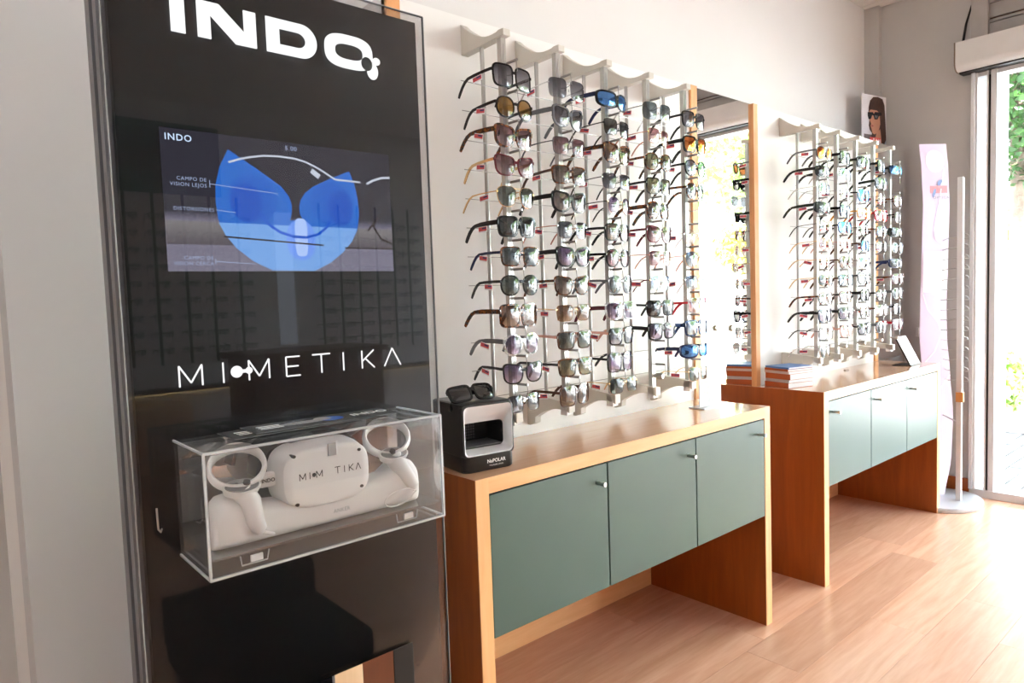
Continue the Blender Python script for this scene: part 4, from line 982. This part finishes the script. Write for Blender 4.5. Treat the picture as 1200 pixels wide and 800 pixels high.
boxobj('peg_column', (px - .012, px + .012, py - .013, py + .013, .026, 1.825), alu, td, .002)
boxobj('column_stripe', (px - .006, px + .010, py - .0155, py - .0131, .62, 1.82), white_alu, td)
for k in range(18):
    z_ = 1.500 - .0565 * k
    if z_ < .66: break
    MB().tube([(px - .006, py + .012, z_), (px - .020, py + .05, z_ - .004), (bq(.55, z_, .002)[0], bq(.55, z_, .002)[1], z_ - .008)], .0026, 6).build('support_bar', chrome, td)
    hk = [(px, py - .013, z_ + .018)] + [(px - .003, py - .013 - .030 * math.sin(R(a_)), z_ + .018 - .02 + .02 * math.cos(R(a_))) for a_ in (30, 60, 90, 110)] + [(px - .003, py - .034, z_ - .008), (px, py - .013, z_ - .008)]
    MB().tube(hk, .0022, 6).build('hook', chrome, td)
MB().tube([(px, py + .01, .47), (bq(.3, .485, .002)[0], bq(.3, .485, .002)[1], .485)], .004, 6).build('support_bar', chrome, td)
boxobj('clamp', (px - .016, px + .010, py - .022, py + .014, .585, .640), wood('clamp_wood', srgb(200, 140, 80), srgb(214, 154, 92), 'Z'), td, .002)

# ================================================================== REST OF THE ROOM (seen in the glass and the mirrors)
stl = thing('stool', 'black upholstered low-back stool standing before the kiosk', 'stool', (.29, -.75, 0))
boxobj('seat', (.10, .49, -.90, -.560, .385, .456), black_cloth, stl, .012); boxobj('backrest', (.10, .49, -.925, -.885, .42, .545), black_cloth, stl, .012)
for x_ in (.13, .46):
    for y_ in (-.87, -.59): boxobj('leg', (x_ - .016, x_ + .016, y_ - .016, y_ + .016, 0, .39), black_plastic, stl)
ds = thing('desk', 'dark wooden counter desk on the far side of the shop', 'desk', (1.87, -3.9, 0))
boxobj('front', (1.38, 2.36, -3.72, -3.69, .05, .89), desk_wood, ds); boxobj('top', (1.34, 2.40, -4.25, -3.66, .89, .93), desk_wood, ds); boxobj('side', (1.38, 1.41, -4.2, -3.72, .0, .89), desk_wood, ds); boxobj('side', (2.33, 2.36, -4.2, -3.72, .0, .89), desk_wood, ds)
drw = thing('drawer_unit', 'pale wooden drawer unit against the far wall', 'drawer unit', (3.2, -5.0, 0))
boxobj('body', (.5, 1.30, -5.22, -4.83, 0, .50), pale_wood, drw)
for i in range(2): boxobj('door', (.52 + .39 * i, .89 + .39 * i, -4.83, -4.815, .03, .47), pale_wood, drw)
ledge = thing('lit_ledge', 'ledge with warm light strip along the far wall', 'ledge', (2.3, -5.15, .55))
boxobj('shelf', (-1.5, 4.2, -5.23, -5.08, .58, .61), desk_wood, ledge); boxobj('light_strip', (-1.5, 4.2, -5.225, -5.20, .560, .579), emit('warm_strip', (1, .72, .30), 6), ledge)
rod_me = MB().tube([(0, 0, .80), (0, 0, 2.2)], .012, 6).mesh('pole', black_plastic)
sp0 = S(RO, 'thin', 'black', 'clear')
for i, x_ in enumerate((.98, 1.19, 1.42, 1.63, 1.86, 2.62, 2.82, 3.02, 3.22, 3.42, 3.6)):
    t = thing('frame_pole', '%s black pole of eyeglass frames on the far wall' % ORD[i].replace('top', 'first'), 'pole', (x_, -5.19, .8), 'poles on the far wall'); o = put('pole', rod_me, t); local(o); o.location = (0, 0, -.8)
    for k in range(9):
        eyewear(S(RO if (i + k) % 2 else RE, 'mid', 'black', 'clear'), (x_, -5.07, 2.0 - .135 * k), 'dark eyeglass frame, %s row, %s black pole of the far wall' % (ORD[k], ORD[i]), 'eyeglass frames on the far wall', R(180), 0, False, name='eyeglass_frame', cat='eyeglasses')
tag(boxobj('wall_poster', (2.20, 2.36, YOPP + .001, YOPP + .012, .90, 2.10), emit('glow_panel', (.80, .88, 1), 2.6)), 'tall white panel with added glow on the far wall', 'panel')  # added glowing panel, stands in for the bright opening reflected in the kiosk
wp = tag(boxobj('wall_picture', (.95, 1.75, YOPP + .001, YOPP + .012, 2.20, 2.78), pbr('sea_green_picture', (.05, .11, .12), .4, var=.5, scale=5)), 'dark sea-green picture with red patch on the far wall', 'picture')

# ================================================================== OUTSIDE
gz = -.06
pav = struct(boxobj('ground', (XE + .14, 30, -25, 12, gz - .2, gz - .012), pbr('street_asphalt', (.24, .24, .25), .9, var=.1, scale=3)))
stone = pbr('paving_grey', (.065, .064, .063), .85, var=.15, scale=8, bump=.3)
stone_me = MB().box(.003, .197, .003, .097, gz - .02, gz).mesh('paving_stone', stone)
for i in range(13):
    for j in range(17):
        o = put('paving_stone', stone_me); o.parent = pav
        o.location = (XE + .14 + .2 * i, -.75 + .1 * j - .0 - (0), random.uniform(-.002, .002)); o.location.x += .1 * (j % 2)
boxobj('pavement', (XE + .14, 7.1, -25, -.755, gz - .02, gz), stone, pav); boxobj('pavement', (XE + .14, 7.1, .955, 12, gz - .02, gz), stone, pav)
leafm = [pbr('leaf_green', (.025, .075, .012), .5, var=.5, scale=3), pbr('leaf_bright', (.30, .44, .12), .5, var=.4, scale=3), pbr('leaf_yellow', (.55, .50, .06), .5, var=.3, scale=3)]
for m_ in leafm:      # leaves let daylight through
    nt_ = m_.node_tree; b_n = nt_.nodes['Principled BSDF']; tr_ = nt_.nodes.new('ShaderNodeBsdfTranslucent'); mx_ = nt_.nodes.new('ShaderNodeMixShader'); mx_.inputs['Fac'].default_value = .45
    src = b_n.inputs['Base Color'].links[0].from_socket
    nt_.links.new(src, tr_.inputs['Color']); nt_.links.new(b_n.outputs[0], mx_.inputs[1]); nt_.links.new(tr_.outputs[0], mx_.inputs[2]); nt_.links.new(mx_.outputs[0], nt_.nodes['Material Output'].inputs['Surface'])
bark = pbr('bark', (.12, .085, .06), .9, var=.3, scale=10, bump=.4)
def foliage(name, parent, c, rad, n, size, mat, seed):
    rg = random.Random(seed); b = MB()
    for _ in range(n):
        while True:
            p = Vector((rg.uniform(-1, 1), rg.uniform(-1, 1), rg.uniform(-1, 1)))
            if .15 < p.length < 1: break
        p = Vector((c[0] + p.x * rad[0], c[1] + p.y * rad[1], c[2] + p.z * rad[2]))
        d = Vector((rg.gauss(0, 1), rg.gauss(0, 1), rg.gauss(-.4, .7))).normalized(); s_ = d.cross(Vector((rg.gauss(0, 1), rg.gauss(0, 1), rg.gauss(0, 1)))).normalized(); L = size * rg.uniform(.6, 1.3)
        b.add([p, p + d * L * .5 + s_ * L * .28, p + d * L, p + d * L * .5 - s_ * L * .28], [(0, 1, 2, 3)])
    o = b.build(name, mat, parent, fix=False); o['kind'] = 'stuff'; return o
def tree(loc, h, rad, n, mat, label, seed, size=.16, name='tree', trunk=True):
    t = thing(name, label, 'tree' if name == 'tree' else 'shrub', (loc[0], loc[1], gz))
    if trunk: MB().tube([(loc[0], loc[1], gz - .05), (loc[0] + .05, loc[1], h * .5), (loc[0], loc[1] + .05, h)], [.13, .10, .05], 9).build('trunk', bark, t, True)
    foliage('foliage', t, (loc[0], loc[1], h), rad, n, size, mat, seed); return t
tree((9.4, .6), 3.95, (1.3, 1.5, 1.6), 14000, leafm[0], 'dark green leafy tree across the pavement beyond the glass door', 1, .11)
tree((11.5, -5.2), 4.6, (1.5, 2.4, 1.9), 5200, leafm[1], 'bright green tree across the street, seen in the wall mirror', 2, .2)
tree((12.5, -10.2), 3.6, (1.6, 1.8, 1.9), 3500, leafm[1], 'light green tree farther along the street in mirror', 3, .22)
tree((10.4, -4.6), 2.0, (.5, .6, .45), 700, leafm[2], 'yellow flowering shrub below the bright street tree', 4, .14, 'shrub', False)
tree((12.2, 1.4), 1.75, (.9, 1.6, .75), 2800, leafm[1], 'sunlit light green hedge beyond the dark street tree', 5, .14, 'shrub', False)
pl = thing('planter', 'low concrete planter kerb on the pavement outside', 'planter', (7.3, .4, gz))
cc = pbr('planter_concrete', (.36, .35, .34), .9, var=.15, scale=6, bump=.4)
boxobj('kerb', (6.75, 6.90, -.10, 2.0, gz, .10), cc, pl, .01); boxobj('kerb', (6.90, 8.2, -.10, .03, gz, .10), cc, pl, .01); boxobj('soil', (6.90, 8.2, .03, 2.0, gz, .05), bark, pl)
tree((7.25, .22), .36, (.24, .17, .30), 420, leafm[1], 'small bright green plant growing in the concrete planter', 6, .13, 'planter_plant', False)
bld = thing('far_building', 'pale low building across the street', 'building', (20, -4, gz))
boxobj('facade', (20, 21, -20, 8, gz - .1, 3.2), pbr('pale_render', (.75, .74, .72), .8), bld)
for i in range(5): boxobj('window', (19.97, 19.995, -13 + 4 * i, -11.2 + 4 * i, .9, 2.2), pbr('far_window', (.18, .22, .25), .2), bld)
